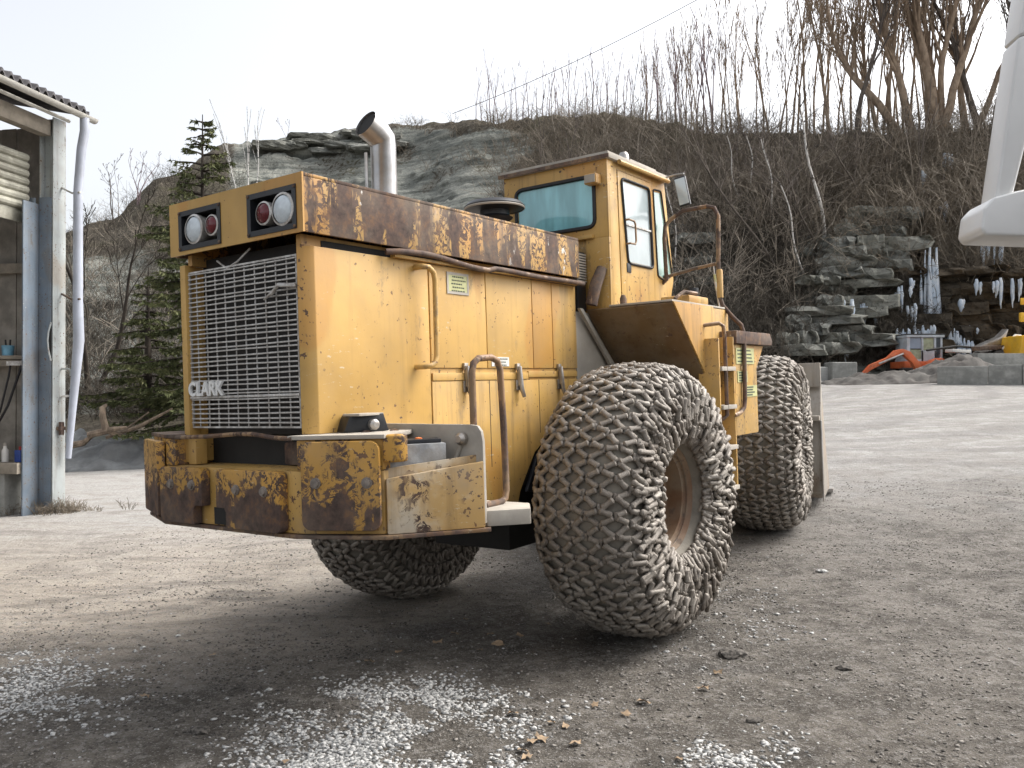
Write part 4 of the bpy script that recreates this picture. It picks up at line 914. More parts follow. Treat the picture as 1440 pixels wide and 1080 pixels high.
# engine hood
HX0, HX1, HY0, HY1, HZ0, HZ1 = -2.66, .20, -.66, .56, 2.715, 3.035
h = MB().box((HX0+.012, HY0, HZ1-.02), (HX1, HY1, HZ1)).box((HX0+.012, HY0, HZ0), (HX1, HY0+.02, HZ1-.02)).box((HX0+.012, HY1-.02, HZ0), (HX1, HY1, HZ1-.02)).box((HX1-.02, HY0+.02, HZ0), (HX1, HY1-.02, HZ1-.02))
hood = h.build('hood', 'paint_hood', loader, .006, 2); hood['label'] = 'long rust eaten engine hood with peeling yellow paint'
ys = [HY1, .45, .06, -.21, -.60, HY0]; zs = [HZ0, 2.75, 2.965, HZ1]; mb = MB()
for i in range(5):
    for j in range(3):
        if j == 1 and i in (1, 3): continue
        mb.box((HX0, ys[i+1], zs[j]), (HX0+.012, ys[i], zs[j+1]))
me_ = mb.build('hood_end_panel', 'paint_clean', loader, 0, smooth=0)
bm = bmesh.new(); bm.from_mesh(me_.data); bmesh.ops.remove_doubles(bm, verts=bm.verts, dist=1e-5); bm.to_mesh(me_.data); bm.free()
for y0, y1, lamps in ((.06, .45, (('work_lamp', .305, .083, 'lens_white', .10), ('tail_lamp', .128, .058, 'lens_red', .05))), (-.60, -.21, (('tail_lamp', -.345, .062, 'lens_red', .08), ('work_lamp', -.505, .085, 'lens_white', .06)))):
    pan = holed([(HX0-.006, y0-.012, 2.738), (HX0-.006, y1+.012, 2.738), (HX0-.006, y1+.012, 2.977), (HX0-.006, y0-.012, 2.977)], [(HX0-.006, y0+.02, 2.768), (HX0-.006, y1-.02, 2.768), (HX0-.006, y1-.02, 2.947), (HX0-.006, y0+.02, 2.947)], (.012, 0, 0))
    pan.box((HX0+.006, y0+.003, 2.753), (HX0+.14, y0+.02, 2.962)).box((HX0+.006, y1-.02, 2.753), (HX0+.14, y1-.003, 2.962)).box((HX0+.006, y0+.02, 2.753), (HX0+.14, y1-.02, 2.768)).box((HX0+.006, y0+.02, 2.947), (HX0+.14, y1-.02, 2.962)).box((HX0+.12, y0+.02, 2.768), (HX0+.14, y1-.02, 2.947))
    pn = pan.build('lamp_panel', 'black', loader)
    for nm, y, r, lm, sk in lamps:
        l = MB().lathe([(r*.9, -.12), (r*1.0, -.05), (r*1.08, -.03), (r*1.08, .008), (r*.93, .012)], (HX0-.012+.012, y, 2.855), (-1, 0, 0), 26).build(nm, 'galv', pn)
        MB().lathe([(r*.94, .002), (r*.8, .014), (r*.45, .024), (.001, .028)], (HX0, y, 2.855), (-1, 0, 0), 26).build('lens', lm, pn)
    for yy in (y0, y1):
        for zz in (2.75, 2.965): MB().lathe([(.009, 0), (.009, .006), (.001, .008)], (HX0-.006, yy, zz), (-1, 0, 0), 8).build('screw', 'rust', pn)
# exhaust and intake
ex_ = MB().tube([(-1.39, YC, 3.0), (-1.39, YC, 3.555), (-1.40, YC, 3.595), (-1.44, YC+.008, 3.64), (-1.535, YC+.02, 3.69)], [.09, .09, .096, .098, .098], 20, cap=False).build('exhaust_pipe', 'chrome', loader, smooth=60)
MB().tube([(-1.522, YC+.018, 3.683), (-1.50, YC+.015, 3.672), (-1.45, YC+.01, 3.645)], [.091, .091, .09], 20).build('exhaust_mouth', 'dark', ex_)
MB().tube([(-1.50, YC+.06, 3.0), (-1.50, YC+.06, 3.5)], .012, 6).build('exhaust_stay', 'steel', ex_)
MB().lathe([(.001, 3.36), (.13, 3.36), (.22, 3.345), (.25, 3.315), (.245, 3.295), (.12, 3.28), (.12, 3.24), (.15, 3.22), (.10, 3.18), (.09, 3.0)], (-.10, YC, .02), (0, 0, 1), 28).build('air_intake', 'black', loader, smooth=40)
MB().lathe([(.246, 3.29), (.252, 3.3), (.246, 3.312)], (-.10, YC, .02), (0, 0, 1), 28).build('intake_band', 'plate_grey', loader)
MB().tube([(-.62, .2, 3.03), (-.70, .2, 3.28)], .012, 6).tube([(-.58, .22, 3.03), (-.66, .22, 3.26)], .008, 6).build('hood_prop', 'dark', loader)
# body core and side panels
MB().box((-2.46, -.575, 1.12), (.19, .475, 2.70)).build('engine_light_block', 'dark', loader)  # solid dark box in the engine's place, added to block light
BY = -.615
corner = MB().prism([(-2.615, -.545, 1.625), (-2.59, -.588, 1.625), (-2.55, BY, 1.625), (-1.613, BY, 1.625), (-1.613, BY+.03, 1.625), (-2.50, BY+.03, 1.625), (-2.58, -.545, 1.625)], (0, 0, 1.03)).build('corner_panel', 'paint', loader, .005, 2)
MB().box((-2.60, -.57, 2.655), (.18, -.53, 2.72)).box((-2.60, .43, 2.655), (.18, .47, 2.72)).build('top_rail', 'paint_side', loader)
for a, b, mt in ((-1.600, -1.012, 'paint'), (-1.004, -.440, 'paint'), (-.432, -.165, 'paint'), (-.157, .195, 'paint_side')):
    MB().box((a, BY, 1.987), (b, BY+.03, 2.652)).build('door_panel', mt, loader, .006, 2)
MB().box((-1.6, BY+.012, 1.90), (.19, BY+.03, 1.985)).build('belt_strip', 'paint_side', loader)
MB().box((-1.595, BY-.004, 1.905), (-.52, BY+.01, 1.955)).box((-.515, BY-.004, 1.92), (.18, BY+.01, 1.965)).build('belt_flange', 'paint', loader, .003)
lp = [(-1.600, 1.90), (.19, 1.90), (.19, 1.55), (-.28, 1.46), (-.46, 1.36), (-.66, 1.10), (-.70, 1.0), (-2.05, 1.0), (-2.05, 1.56), (-1.6, 1.56)]
MB().prism([(x, BY, z) for x, z in lp], (0, .03, 0)).build('lower_panel', 'paint_side', loader, .004)
for x in (-1.0, -.38): MB().box((x, BY-.001, 1.3 if x < -.5 else 1.5), (x+.006, BY+.01, 1.90)).build('panel_joint', 'dark', loader)
lip = MB(); n_ = 30; P = []
for i in range(n_+1):
    x = -2.02+i/n_*2.235; dz = .018*math.sin(i*.35)*(i < 14)-.012*(i/n_); P.append((x, -.675-.012*math.sin(i*.5)+(.03 if i == 0 else 0), 2.678+dz))
lip.tube(P, .019, 8); lip.build('drip_rail', 'rust', loader, smooth=50)
MB().box((-1.95, -.655, 2.655), (.19, -.615, 2.672)).build('drip_flange', 'paint_side', loader)
MB().box((-2.6, .47, 1.45), (.19, .515, 2.655)).build('left_panel', 'paint', loader, .005)
MB().tube([(-1.735, BY+.005, 2.615), (-1.735, -.68, 2.615), (-1.70, -.70, 2.612), (-1.655, -.70, 2.585), (-1.643, -.70, 2.54), (-1.648, -.70, 2.06), (-1.662, -.70, 2.02), (-1.70, -.70, 1.998), (-1.745, -.685, 1.993), (-1.75, BY+.005, 1.993)], .018, 8).build('grab_rail', 'paint_cab', loader, smooth=60)
for x in (-1.27, -.66, -.10):
    k = MB().box((x-.02, BY-.02, 1.975), (x+.02, BY, 2.02)).box((x-.012, BY-.03, 1.86), (x+.012, BY-.008, 2.0)).tube([(x, BY-.03, 2.0), (x+.004, BY-.035, 1.9), (x+.012, BY-.03, 1.84), (x+.03, BY-.04, 1.775)], [.012, .015, .018, .014], 8)
    lt = k.build('latch', 'steel', loader, .002); MB().box((x-.026, BY-.012, 1.825), (x+.026, BY-.004, 1.90)).build('latch_plate', 'steel', lt, .002)
def notice(name, x0, x1, z0, z1, mat, rows, y=BY, frame=None, seed=1):
    r = random.Random(seed); p = MB().box((x0, y-.004, z0), (x1, y, z1)).build(name, mat, loader)
    if frame: holed([(x0-.014, y-.006, z0-.014), (x1+.014, y-.006, z0-.014), (x1+.014, y-.006, z1+.014), (x0-.014, y-.006, z1+.014)], [(x0+.003, y-.006, z0+.003), (x1-.003, y-.006, z0+.003), (x1-.003, y-.006, z1-.003), (x0+.003, y-.006, z1-.003)], (0, .005, 0)).build('notice_frame', frame, p)
    m = MB(); H = z1-z0
    for i in range(rows):
        z = z1-H*(i+.65)/rows; x = x0+(x1-x0)*(.1+.12*r.random())
        while x < x1-(x1-x0)*(.12+.15*r.random()):
            w = r.uniform(.006, .022); m.box((x, y-.0055, z-H*.16/rows), (min(x+w, x1-.01), y-.0042, z+H*.2/rows)); x += w+.006
    m.build('print', 'ink', p, smooth=0); return p
p_ = notice('notice_plate', -1.415, -1.215, 2.49, 2.605, 'plate_yellow', 5, frame='plate_grey', seed=2); p_['label'] = 'small yellow printed notice plate'
notice('paper_label', -.965, -.76, 2.0, 2.065, 'wht', 3, seed=3)
# grille
GXp = -2.605; gy0, gy1, gz_0, gz_1 = -.535, .462, 1.66, 2.615
MB().box((-2.63, .462, 1.45), (-2.55, .515, 2.66)).build('grille_post', 'paint', loader, .006)
MB().box((-2.50, gy0, 1.62), (-2.47, gy1, 2.70)).build('radiator', 'radiator', loader)
gr = holed([(GXp-.002, gy0, gz_0), (GXp-.002, gy1, gz_0), (GXp-.002, gy1, gz_1), (GXp-.002, gy0, gz_1)], [(GXp-.002, gy0+.01, gz_0+.01), (GXp-.002, gy1-.01, gz_0+.01), (GXp-.002, gy1-.01, gz_1-.01), (GXp-.002, gy0+.01, gz_1-.01)], (.012, 0, 0)).build('grille', 'galv', loader)
hb = MB().tube([(0, gy0+.006, 0), (0, (gy0+gy1)/2, 0), (0, gy1-.006, 0)], .0055, 5).build('grille_bar', 'galv', gr); rgr = random.Random(2)
hmesh = [hb.data]
for q_ in range(4):
    m2 = hb.data.copy(); 
    for v_ in m2.vertices: s_ = (v_.co.y-gy0)/(gy1-gy0); v_.co.x += .006*math.sin(3.14*s_*(1+q_))*(.5+.5*q_/3); v_.co.z += .004*math.sin(3.14*s_)*(1 if q_ % 2 else -1)
    hmesh.append(m2)
nb = 33
for i in range(nb):
    o = hb if i == 0 else link('grille_bar', rgr.choice(hmesh), gr); o.location = (GXp-.006, 0, gz_0+.03+i*(gz_1-gz_0-.05)/(nb-1)+rgr.uniform(-.002, .002)); o.rotation_euler = (rgr.uniform(-.003, .003), 0, 0)
vb_ = MB().tube([(0, 0, gz_0+.006), (0, 0, gz_1-.006)], .0045, 5).build('grille_wire', 'galv', gr)
for i in range(10):
    o = vb_ if i == 0 else link('grille_wire', vb_.data, gr); o.location = (GXp+.004, gy0+.09+i*.0925, 0)
MB().box((GXp-.016, gy0, 1.838), (GXp-.008, gy1, 1.852)).build('trim_bar', 'galv', gr, .002)
MB().tube([(GXp-.012, gy0+.0, 2.44), (GXp-.05, gy0+.10, 2.45), (GXp-.04, gy0+.16, 2.415), (GXp-.02, gy0+.26, 2.385)], [.014, .012, .012, .005], 7).build('bent_bar', 'galv', gr, smooth=50)
MB().tube([(GXp+.03, -.1, 2.70), (GXp-.0, -.02, 2.63), (GXp, .08, 2.60), (GXp+.02, .2, 2.66)], .006, 6).build('loose_wire', 'galv', gr)
fc = bpy.data.curves.new('name_badge', 'FONT'); fc.body = 'CLARK'; fc.size = .118; fc.extrude = .008; fc.offset = .004; fc.space_character = 1.02
to = bpy.data.objects.new('tmp', fc); COL.objects.link(to); bpy.context.view_layer.update()
tm_ = bpy.data.meshes.new_from_object(to.evaluated_get(bpy.context.evaluated_depsgraph_get())); bpy.data.objects.remove(to)
xs = [v.co.x for v in tm_.vertices]; ys_ = [v.co.y for v in tm_.vertices]; x0_, x1_, y0_, y1_ = min(xs), max(xs), min(ys_), max(ys_)
for v in tm_.vertices: v.co = Vector((GXp-.022-v.co.z, .455-(v.co.x-x0_)/(x1_-x0_)*.345, 1.853+(v.co.y-y0_)/(y1_-y0_)*.088))
tm_.materials.clear(); tm_.materials.append(M['badge']); bd = link('name_badge', tm_, gr)
# rear opening and counterweight
MB().box((-2.45, -.57, 1.40), (-2.40, .5, 1.66)).build('opening_shade_back', 'dark', loader)  # dark sheet standing in for the shade inside the rear opening
MB().box((-2.50, -.53, 1.44), (-2.44, -.25, 1.575)).build('hitch_bracket', 'rust', loader, .02)
MB().box((-2.64, .39, 1.44), (-2.56, .465, 1.60)).build('rear_stay', 'paint', loader, .006)
cw = [(-2.70, .60), (-2.70, -.60), (-2.50, -1.04), (-2.15, -1.02), (-1.5, -.58), (-1.5, .48), (-2.15, .92), (-2.5, 1.06)]
MB().prism([(x, y, 1.10) for x, y in cw], (0, 0, .335)).build('counterweight', 'paint_front', loader, .012)
for pl_ in ([(-2.70, -.60), (-2.69, -.62), (-2.50, -1.04), (-2.30, -1.0), (-2.30, -.60)], [(-2.70, .51), (-2.70, .60), (-2.50, 1.06), (-2.30, .98), (-2.30, .51)]):
    MB().prism([(x, y, 1.437) for x, y in pl_], (0, 0, .163)).build('counterweight_shoulder', 'paint_bumper', loader, .006)
MB().prism([(x, y, 1.602) for x, y in [(-2.72, .50), (-2.70, .62), (-2.5, 1.09), (-2.25, .98), (-2.25, .50)]], (0, 0, .022)).build('deck_plate', 'rust', loader, .003)
MB().prism([(x, y, 1.602) for x, y in [(-2.72, -.55), (-2.71, -.62), (-2.52, -1.07), (-2.40, -1.05), (-1.62, -.62), (-1.62, -.55)]], (0, 0, .022)).build('deck_plate', 'plate_grey', loader, .003)
MB().tube([(-2.70, .52, 1.607), (-2.705, .2, 1.615), (-2.70, -.1, 1.632), (-2.71, -.25, 1.632), (-2.70, -.42, 1.612), (-2.71, -.58, 1.608)], .013, 7).build('bent_edge', 'rail', loader)
MB().prism([(x, y, 1.078) for x, y in [(-2.725, .60), (-2.725, -.60), (-2.53, -1.075), (-2.09, -1.42), (-1.8, -1.2), (-1.8, .4), (-2.12, .98), (-2.52, 1.1)]], (0, 0, .02)).build('bottom_skirt', 'rust', loader, .004)
def cplate(p0, p1, z0, z1, th, mat, notch=None, bolts=(), r=.035, name='bumper_plate', which=(1, 1, 1, 1)):
    p0, p1 = Vector((*p0, 0)), Vector((*p1, 0)); d = p1-p0; L_ = d.length; d.normalize(); nrm = Vector((0, 0, 1)).cross(d)
    nrm = nrm if nrm.x < 0 else -nrm
    P = rrect(0, L_, z0, z1, r, 4, which)
    if notch == 'end':     # cut out of the lower corner at the far end
        P = [(0+r, z0), (L_-.085, z0), (L_-.085, z0+.09), (L_-.07, z0+.11), (L_, z0+.11)] + [q for q in P if q[1] > (z0+z1)/2] + [q for q in P if q[1] < (z0+z1)/2 and q[0] < L_/2][:-1]
    if notch == 'start':
        P = [q for q in P if q[1] < (z0+z1)/2 and q[0] > L_/2] + [q for q in P if q[1] > (z0+z1)/2] + [(0, z0+.11), (.07, z0+.11), (.085, z0+.09), (.085, z0)]
    o = MB().prism([p0+d*s+Vector((0, 0, z)) for s, z in P], nrm*th).build(name, mat, loader, .008, 2)
    for s, z in bolts:
        c = p0+d*s+Vector((0, 0, z))+nrm*th
        MB().lathe([(.030, -.002), (.030, .006), (.021, .007), (.021, .018), (.001, .020)], c, nrm, 12).build('bolt', 'bolt', o)
    return o
cplate((-2.702, .585), (-2.702, .165), 1.105, 1.435, .062, 'paint_bumper', 'end', ((.12, 1.335), (.33, 1.335)))
cplate((-2.702, .03), (-2.702, -.525), 1.105, 1.435, .062, 'paint_bumper', 'start', ((.19, 1.325), (.43, 1.325)))
cplate((-2.695, -.638), (-2.518, -1.04), 1.125, 1.592, .03, 'paint_bumper', None, ((.085, 1.375), (.37, 1.375)), .05)
cplate((-2.70, .62), (-2.512, 1.07), 1.125, 1.585, .05, 'paint_bumper', None, (), .02)
MB().box((-2.706, -.035, 1.108), (-2.69, .13, 1.205)).build('notch_shade_block', 'dark', loader)  # raised dark block, no real hole: imitates a shaded recess in the notch
MB().prism([(x, y, 1.475) for x, y in [(-2.515, -1.045), (-2.50, -1.085), (-2.46, -1.13), (-2.41, -1.14), (-2.40, -1.05)]], (0, 0, .147)).build('corner_cap', 'paint_bumper', loader, .02, 3)
MB().box((-2.33, .62, 1.625), (-2.2, .95, 1.76)).build('left_lug', 'rust', loader, .01); MB().tube([(-2.36, .74, 1.63), (-2.36, .74, 1.74)], .03, 8).build('lug_pin', 'rail', loader)
k = MB().prism([(-2.45, -.70, 1.626), (-2.42, -.72, 1.72), (-2.24, -.80, 1.725), (-2.22, -.82, 1.626)], (.03, .1, 0)).build('tie_down_bracket', 'black', loader, .006)
MB().box((-2.42, -.79, 1.715), (-2.23, -.66, 1.728)).build('bracket_lid', 'plate_grey', k, .002); MB().lathe([(.03, 0), (.03, .03), (.015, .045), (.001, .045)], (-2.32, -.79, 1.665), (-.3, -1, 0), 10).build('bracket_bolt', 'steel', k)
# battery box
b0, b1 = Vector((-2.505, -1.062, 0)), Vector((-2.10, -1.392, 0)); bdv = (b1-b0).normalized(); bn = Vector((bdv.y, -bdv.x, 0)); bn = bn if bn.y < 0 else -bn
MB().prism([b0+Vector((0, 0, 1.10)), b1+Vector((0, 0, 1.10)), b1+Vector((0, 0, 1.455)), b0+Vector((0, 0, 1.39))], -bn*.03).build('box_side', 'paint_box', loader, .008)
MB().prism([b0-bn*.045+Vector((0, 0, 1.12)), b1-bn*.045+Vector((0, 0, 1.12)), b1-bn*.045+Vector((0, 0, 1.492)), b0-bn*.045+Vector((0, 0, 1.44))], -bn*.012).build('box_liner', 'paint_box', loader, .003)
ep_ = [(-1.0, 1.12), (-1.385, 1.12), (-1.385, 1.56), (-1.375, 1.615), (-1.35, 1.645), (-1.30, 1.652), (-.98, 1.655), (-.62, 1.66), (-.62, 1.12)]
MB().prism([(-2.095, y, z) for y, z in ep_], (.022, 0, 0)).build('box_end', 'plate_grey', loader, .004)
MB().box((-2.46, -1.0, 1.12), (-2.11, -.63, 1.30)).build('box_floor', 'dark', loader)
bt = MB(); bc = Vector((-2.285, -1.035, 0)); bx_ = bdv; by_ = bn
def obox(mb, c, ax, ay, l, w, z0, z1):
    P = [c+ax*l*a+ay*w*b for a, b in ((-.5, -.5), (.5, -.5), (.5, .5), (-.5, .5))]; return mb.prism([Vector((p.x, p.y, z0)) for p in P], (0, 0, z1-z0))
bo_ = obox(MB(), bc, bx_, by_, .36, .18, 1.33, 1.56).build('battery', 'batt', loader, .006); bo_['label'] = 'grey starter battery with black cap strips'
obox(MB(), bc-bx_*.182, bx_, by_, .02, .184, 1.325, 1.53).build('battery_end', 'black', bo_)
for t in (-.045, .045): obox(MB(), bc+by_*t, bx_, by_, .32, .04, 1.561, 1.583).build('cap_strip', 'black', bo_, .005)
MB().lathe([(.018, 0), (.02, .025), (.001, .03)], bc-by_*.02+bx_*.05+Vector((0, 0, 1.561)), (0, 0, 1), 10).build('terminal_cap', 'orange', bo_)
MB().tube([bc+bx_*.15+Vector((0, 0, 1.44)), bc+bx_*.22+Vector((0, -.02, 1.44)), Vector((-2.10, -1.22, 1.50)), Vector((-2.097, -1.25, 1.56))], .013, 7).build('battery_cable', 'plate_grey', bo_, smooth=60)
MB().lathe([(.035, 0), (.035, .03), (.02, .05), (.001, .05)], (-2.096, -1.255, 1.575), (-1, 0, 0), 10).build('cable_gland', 'steel', bo_)
for x, y in ((-2.36, -.78), (-2.2, -.84)):
    MB().lathe([(.035, -.012), (.035, .012), (.018, .012), (.018, -.012)], (x, y, 1.60), (-.3, -1, 0), 14, True).build('lifting_eye', 'rust', loader)
MB().prism([(x, y, 1.10) for x, y in [(-2.07, -1.385), (-1.90, -1.55), (-1.72, -1.42), (-1.72, -.63), (-2.07, -.63)]], (0, 0, .085)).build('step_platform', 'plate_grey', loader, .006)
MB().tube([(-2.055, -1.3, 1.19), (-2.06, -1.3, 1.64), (-2.06, -1.3, 1.93), (-2.045, -1.3, 1.985), (-2.0, -1.3, 2.012), (-1.885, -1.3, 2.02), (-1.825, -1.3, 2.0), (-1.80, -1.3, 1.95), (-1.782, -1.3, 1.6), (-1.776, -1.3, 1.26), (-1.79, -1.3, 1.215), (-1.83, -1.3, 1.198), (-1.98, -1.3, 1.198)], .0195, 10).build('step_rail', 'rail', loader, smooth=60)
# rear frame, axle
MB().box((-.55, -.42, .62), (1.95, .32, 1.14)).build('rear_frame', 'dark', loader, .02)
MB().lathe([(.15, -1.2), (.15, -.5), (.30, -.28), (.34, 0), (.30, .28), (.15, .5), (.15, 1.2)], (0, YC, 1.0), (0, 1, 0), 20).build('rear_axle', 'dark', loader)
MB().prism([(-.44, -.63, 1.34), (-.30, -.63, 1.44), (.2, -.63, 1.53), (.2, -.63, 1.0), (-.60, -.63, 1.08)], (0, .03, 0)).build('inner_guard', 'black', loader, .01)
# body under the cab
MB().box((.21, -.60, 1.15), (1.62, .5, 2.45)).build('cab_base', 'plate_grey', loader, .01)
# cab
cx0, cy0, cy1, cz0, cz1 = .42, -.82, .22, 2.45, 3.70
rear = holed([(cx0, cy0, 3.06), (cx0, cy1, 3.06), (cx0, cy1, cz1), (cx0, cy0, cz1)], [(cx0, -.675, 3.165), (cx0, .075, 3.165), (cx0, .075, 3.565), (cx0, -.675, 3.565)], (.03, 0, 0))
rear.box((cx0, cy0, cz0), (cx0+.03, -.60, 3.06)).box((cx0+.02, -.60, cz0), (cx0+.04, cy1, 3.06)).build('cab_rear_wall', 'paint_cab', loader, .004)
def rounded_ring(pts, r, k=4):
    out = []; n = len(pts); P = [Vector(p) for p in pts]
    for i in range(n):
        a, b, c = P[i-1], P[i], P[(i+1) % n]; u = (a-b).normalized()*r; w = (c-b).normalized()*r
        for j in range(k+1): t = j/k; out.append((b+u)*(1-t)**2 + b*2*t*(1-t) + (b+w)*t**2)
    return out
def window(name, quad, nrm, mat, r=.05, gw=.022, sub=False):
    nrm = Vector(nrm); c = sum((Vector(p) for p in quad), Vector())/len(quad); R_ = rounded_ring([Vector(p)+(Vector(p)-c).normalized()*.02 for p in quad], r)
    g_ = MB().prism([p - nrm*.004 for p in R_], nrm*-.006).build(name, mat, loader, smooth=0)
    ring = MB().tube(R_+[R_[0], R_[1]], gw*.5, 6, cap=False); s_ = ring.build('window_seal', 'rubber_gasket', g_, smooth=60); s_.location = nrm*.004
    return g_
w_ = window('rear_window', [(cx0, -.675, 3.165), (cx0, .075, 3.165), (cx0, .075, 3.565), (cx0, -.675, 3.565)], (-1, 0, 0), 'glass_rear', .07, .036); w_['label'] = 'rear cab window with a blue reflection'
MB().box((cx0-.035, -.68, 3.06), (cx0, -.35, 3.09)).box((cx0-.012, -.50, 2.9), (cx0, -.48, 3.06)).build('rear_ledge', 'paint_cab', loader, .004)
# side with door and windscreen pillar
side = holed([(cx0+.03, cy0, cz0), (1.235, cy0, cz0), (1.235, cy0, cz1), (cx0+.03, cy0, cz1)], [(.60, cy0, 2.5), (1.215, cy0, 2.5), (1.20, cy0, 3.64), (.585, cy0, 3.64)], (0, .03, 0)).build('cab_side', 'paint_cab', loader, .004)
door = holed([(.606, cy0-.006, 2.506), (1.209, cy0-.006, 2.506), (1.194, cy0-.006, 3.634), (.591, cy0-.006, 3.634)], [(.735, cy0-.006, 2.885), (1.185, cy0-.006, 2.885), (1.155, cy0-.006, 3.56), (.655, cy0-.006, 3.56)], (0, .03, 0)).build('cab_door', 'paint_cab', loader, .004)
window('door_window', [(.735, cy0-.006, 2.885), (1.185, cy0-.006, 2.885), (1.155, cy0-.006, 3.56), (.655, cy0-.006, 3.56)], (0, -1, 0), 'glass_side', .05, .026)
MB().box((.70, cy0-.016, 3.19), (1.17, cy0-.004, 3.205)).build('sash_bar', 'galv', door)
MB().tube([(.685, cy0-.002, 3.23), (.685, cy0-.05, 3.23), (.77, cy0-.055, 3.225), (.79, cy0-.055, 3.20), (.795, cy0-.055, 3.06), (.775, cy0-.055, 3.03), (.70, cy0-.05, 3.03), (.70, cy0-.002, 3.03)], .009, 7).build('door_handle', 'rail', door, smooth=60)
MB().box((.70, cy0-.014, 2.79), (.77, cy0-.004, 2.87)).build('door_lock', 'black', door, .004)
fq_o = [(1.235, cy0, cz0), (1.50, cy0, cz0), (1.64, cy0, 2.80), (1.50, cy0, cz1), (1.235, cy0, cz1)]
fq_i = [(1.31, cy0, 2.83), (1.43, cy0, 2.80), (1.595, cy0, 2.86), (1.42, cy0, 3.58), (1.265, cy0, 3.57)]
holed(fq_o, fq_i, (0, .03, 0)).build('cab_front_pillar', 'paint_cab', loader, .003)
window('quarter_window', fq_i, (0, -1, 0), 'glass_green', .03, .016)
wf = holed([(1.50, cy0+.03, cz1), (1.64, cy0+.03, 2.80), (1.64, cy1, 2.80), (1.50, cy1, cz1)], [(1.515, cy0+.09, 3.62), (1.625, cy0+.09, 2.88), (1.625, cy1-.06, 2.88), (1.515, cy1-.06, 3.62)], (-.03, 0, 0)); wf.prism([(1.64, cy0+.03, 2.80), (1.50, cy0+.03, cz0), (1.50, cy1, cz0), (1.64, cy1, 2.80)], (-.03, 0, 0)).build('cab_front', 'paint_cab', loader, .003)
MB().prism([(1.50, cy0+.09, 3.62), (1.61, cy0+.09, 2.88), (1.61, cy1-.06, 2.88), (1.50, cy1-.06, 3.62)], (-.006, 0, 0)).build('windscreen', 'glass_green', loader)
holed([(cx0+.03, cy1, cz0), (1.5, cy1, cz0), (1.5, cy1, cz1), (cx0+.03, cy1, cz1)], [(.6, cy1, 2.88), (1.4, cy1, 2.88), (1.4, cy1, 3.57), (.6, cy1, 3.57)], (0, -.03, 0)).build('cab_left_side', 'paint_cab', loader, .004)
MB().box((.6, cy1-.014, 2.88), (1.4, cy1-.008, 3.57)).build('left_window', 'glass_green', loader)
MB().box((.5, cy0+.05, cz0+.005), (1.45, cy1-.05, cz0+.03)).build('cab_floor', 'dark', loader); st_ = MB().box((.62, -.55, 2.5), (1.05, -.05, 2.9)).box((.60, -.55, 2.9), (.72, -.05, 3.4)).build('seat', 'black', loader, .05, 3)
MB().prism([(cx0-.03, cy0-.03, 3.70), (1.56, cy0-.03, 3.70), (1.56, cy1+.03, 3.70), (cx0-.03, cy1+.03, 3.70)], (0, 0, .055)).build('cab_roof', 'plate_grey', loader, .012)
MB().box((cx0-.036, cy0-.036, 3.70), (cx0-.026, cy1+.036, 3.73)).build('roof_edge', 'rust', loader)
rf = MB().box((1.0, -.74, 3.757), (1.52, -.1, 3.83)).build('roof_unit', 'plate_grey', loader, .012); MB().lathe([(.001, 0), (.045, 0), (.045, .05), (.03, .075), (.001, .08)], (.80, -.78, 3.756), (0, 0, 1), 12).build('roof_beacon_base', 'steel', loader)
MB().tube([(.55, cy0-.045, 3.69), (1.5, cy0-.045, 3.695)], .02, 8).build('roof_gutter', 'paint_cab', loader)
wl = MB().box((cx0-.10, -.77, 3.49), (cx0-.004, -.655, 3.575)).build('cab_lamp', 'paint_cab', loader, .015, 3); MB().box((cx0-.106, -.76, 3.50), (cx0-.101, -.665, 3.565)).build('lens', 'plate_grey', wl)
MB().box((cx0-.09, .10, 3.44), (cx0-.004, .24, 3.48)).build('mount_bracket', 'rust', loader, .004)
# things between hood and cab
af = MB().box((.26, -.60, 2.46), (.40, -.47, 2.95)).build('cooler_box', 'black', loader, .012); 
for i in range(11): MB().box((.252, -.607, 2.70+i*.022), (.40, -.463, 2.712+i*.022)).build('cooler_fin', 'plate_grey', af)
MB().tube([(.30, -.70, 2.5), (.33, -.73, 2.66), (.41, -.75, 2.8)], [.05, .05, .045], 10).build('air_duct', 'rail', loader, smooth=60)
# fender, platform and side plate
MB().prism([(.36, -.62, 2.462), (.36, -1.384, 2.462), (1.15, -1.384, 1.70), (1.15, -.62, 1.70)], (.012, 0, .012)).build('fender_plate', 'fender', loader, .003)
MB().prism([(.355, -1.40, 2.474), (1.145, -1.40, 2.48), (1.205, -1.40, 1.79), (1.16, -1.40, 1.695)], (0, .015, 0)).build('platform_side', 'paint_cab', loader, .003)
MB().box((.36, -1.385, 2.476), (1.5, -.83, 2.492)).build('platform_top', 'plate_grey', loader, .003)
MB().prism([(.19, -.66, 2.47), (.24, -.66, 2.47), (.86, -.66, 1.92), (.82, -.66, 1.88)], (0, .03, 0)).build('fender_brace', 'plate_grey', loader, .004)
for x, y, s_ in ((.44, -.92, .028),): MB().lathe([(s_, 0), (s_, .05), (s_*.6, .08), (.001, .08)], (x, y, 2.49), (0, 0, 1), 10).build('filler_cap', 'rust', loader)
pt_ = MB().box((.75, -1.36, 2.494), (1.15, -1.1, 2.56)).build('tank_top', 'paint_cab', loader, .02); MB().lathe([(.05, 0), (.06, .05), (.06, .08), (.001, .085)], (1.05, -1.25, 2.56), (0, 0, 1), 12).build('tank_cap', 'black', loader); MB().tube([(.6, -1.3, 2.52), (.7, -1.34, 2.58), (.95, -1.34, 2.58)], .015, 6).build('tank_pipe', 'rail', loader)
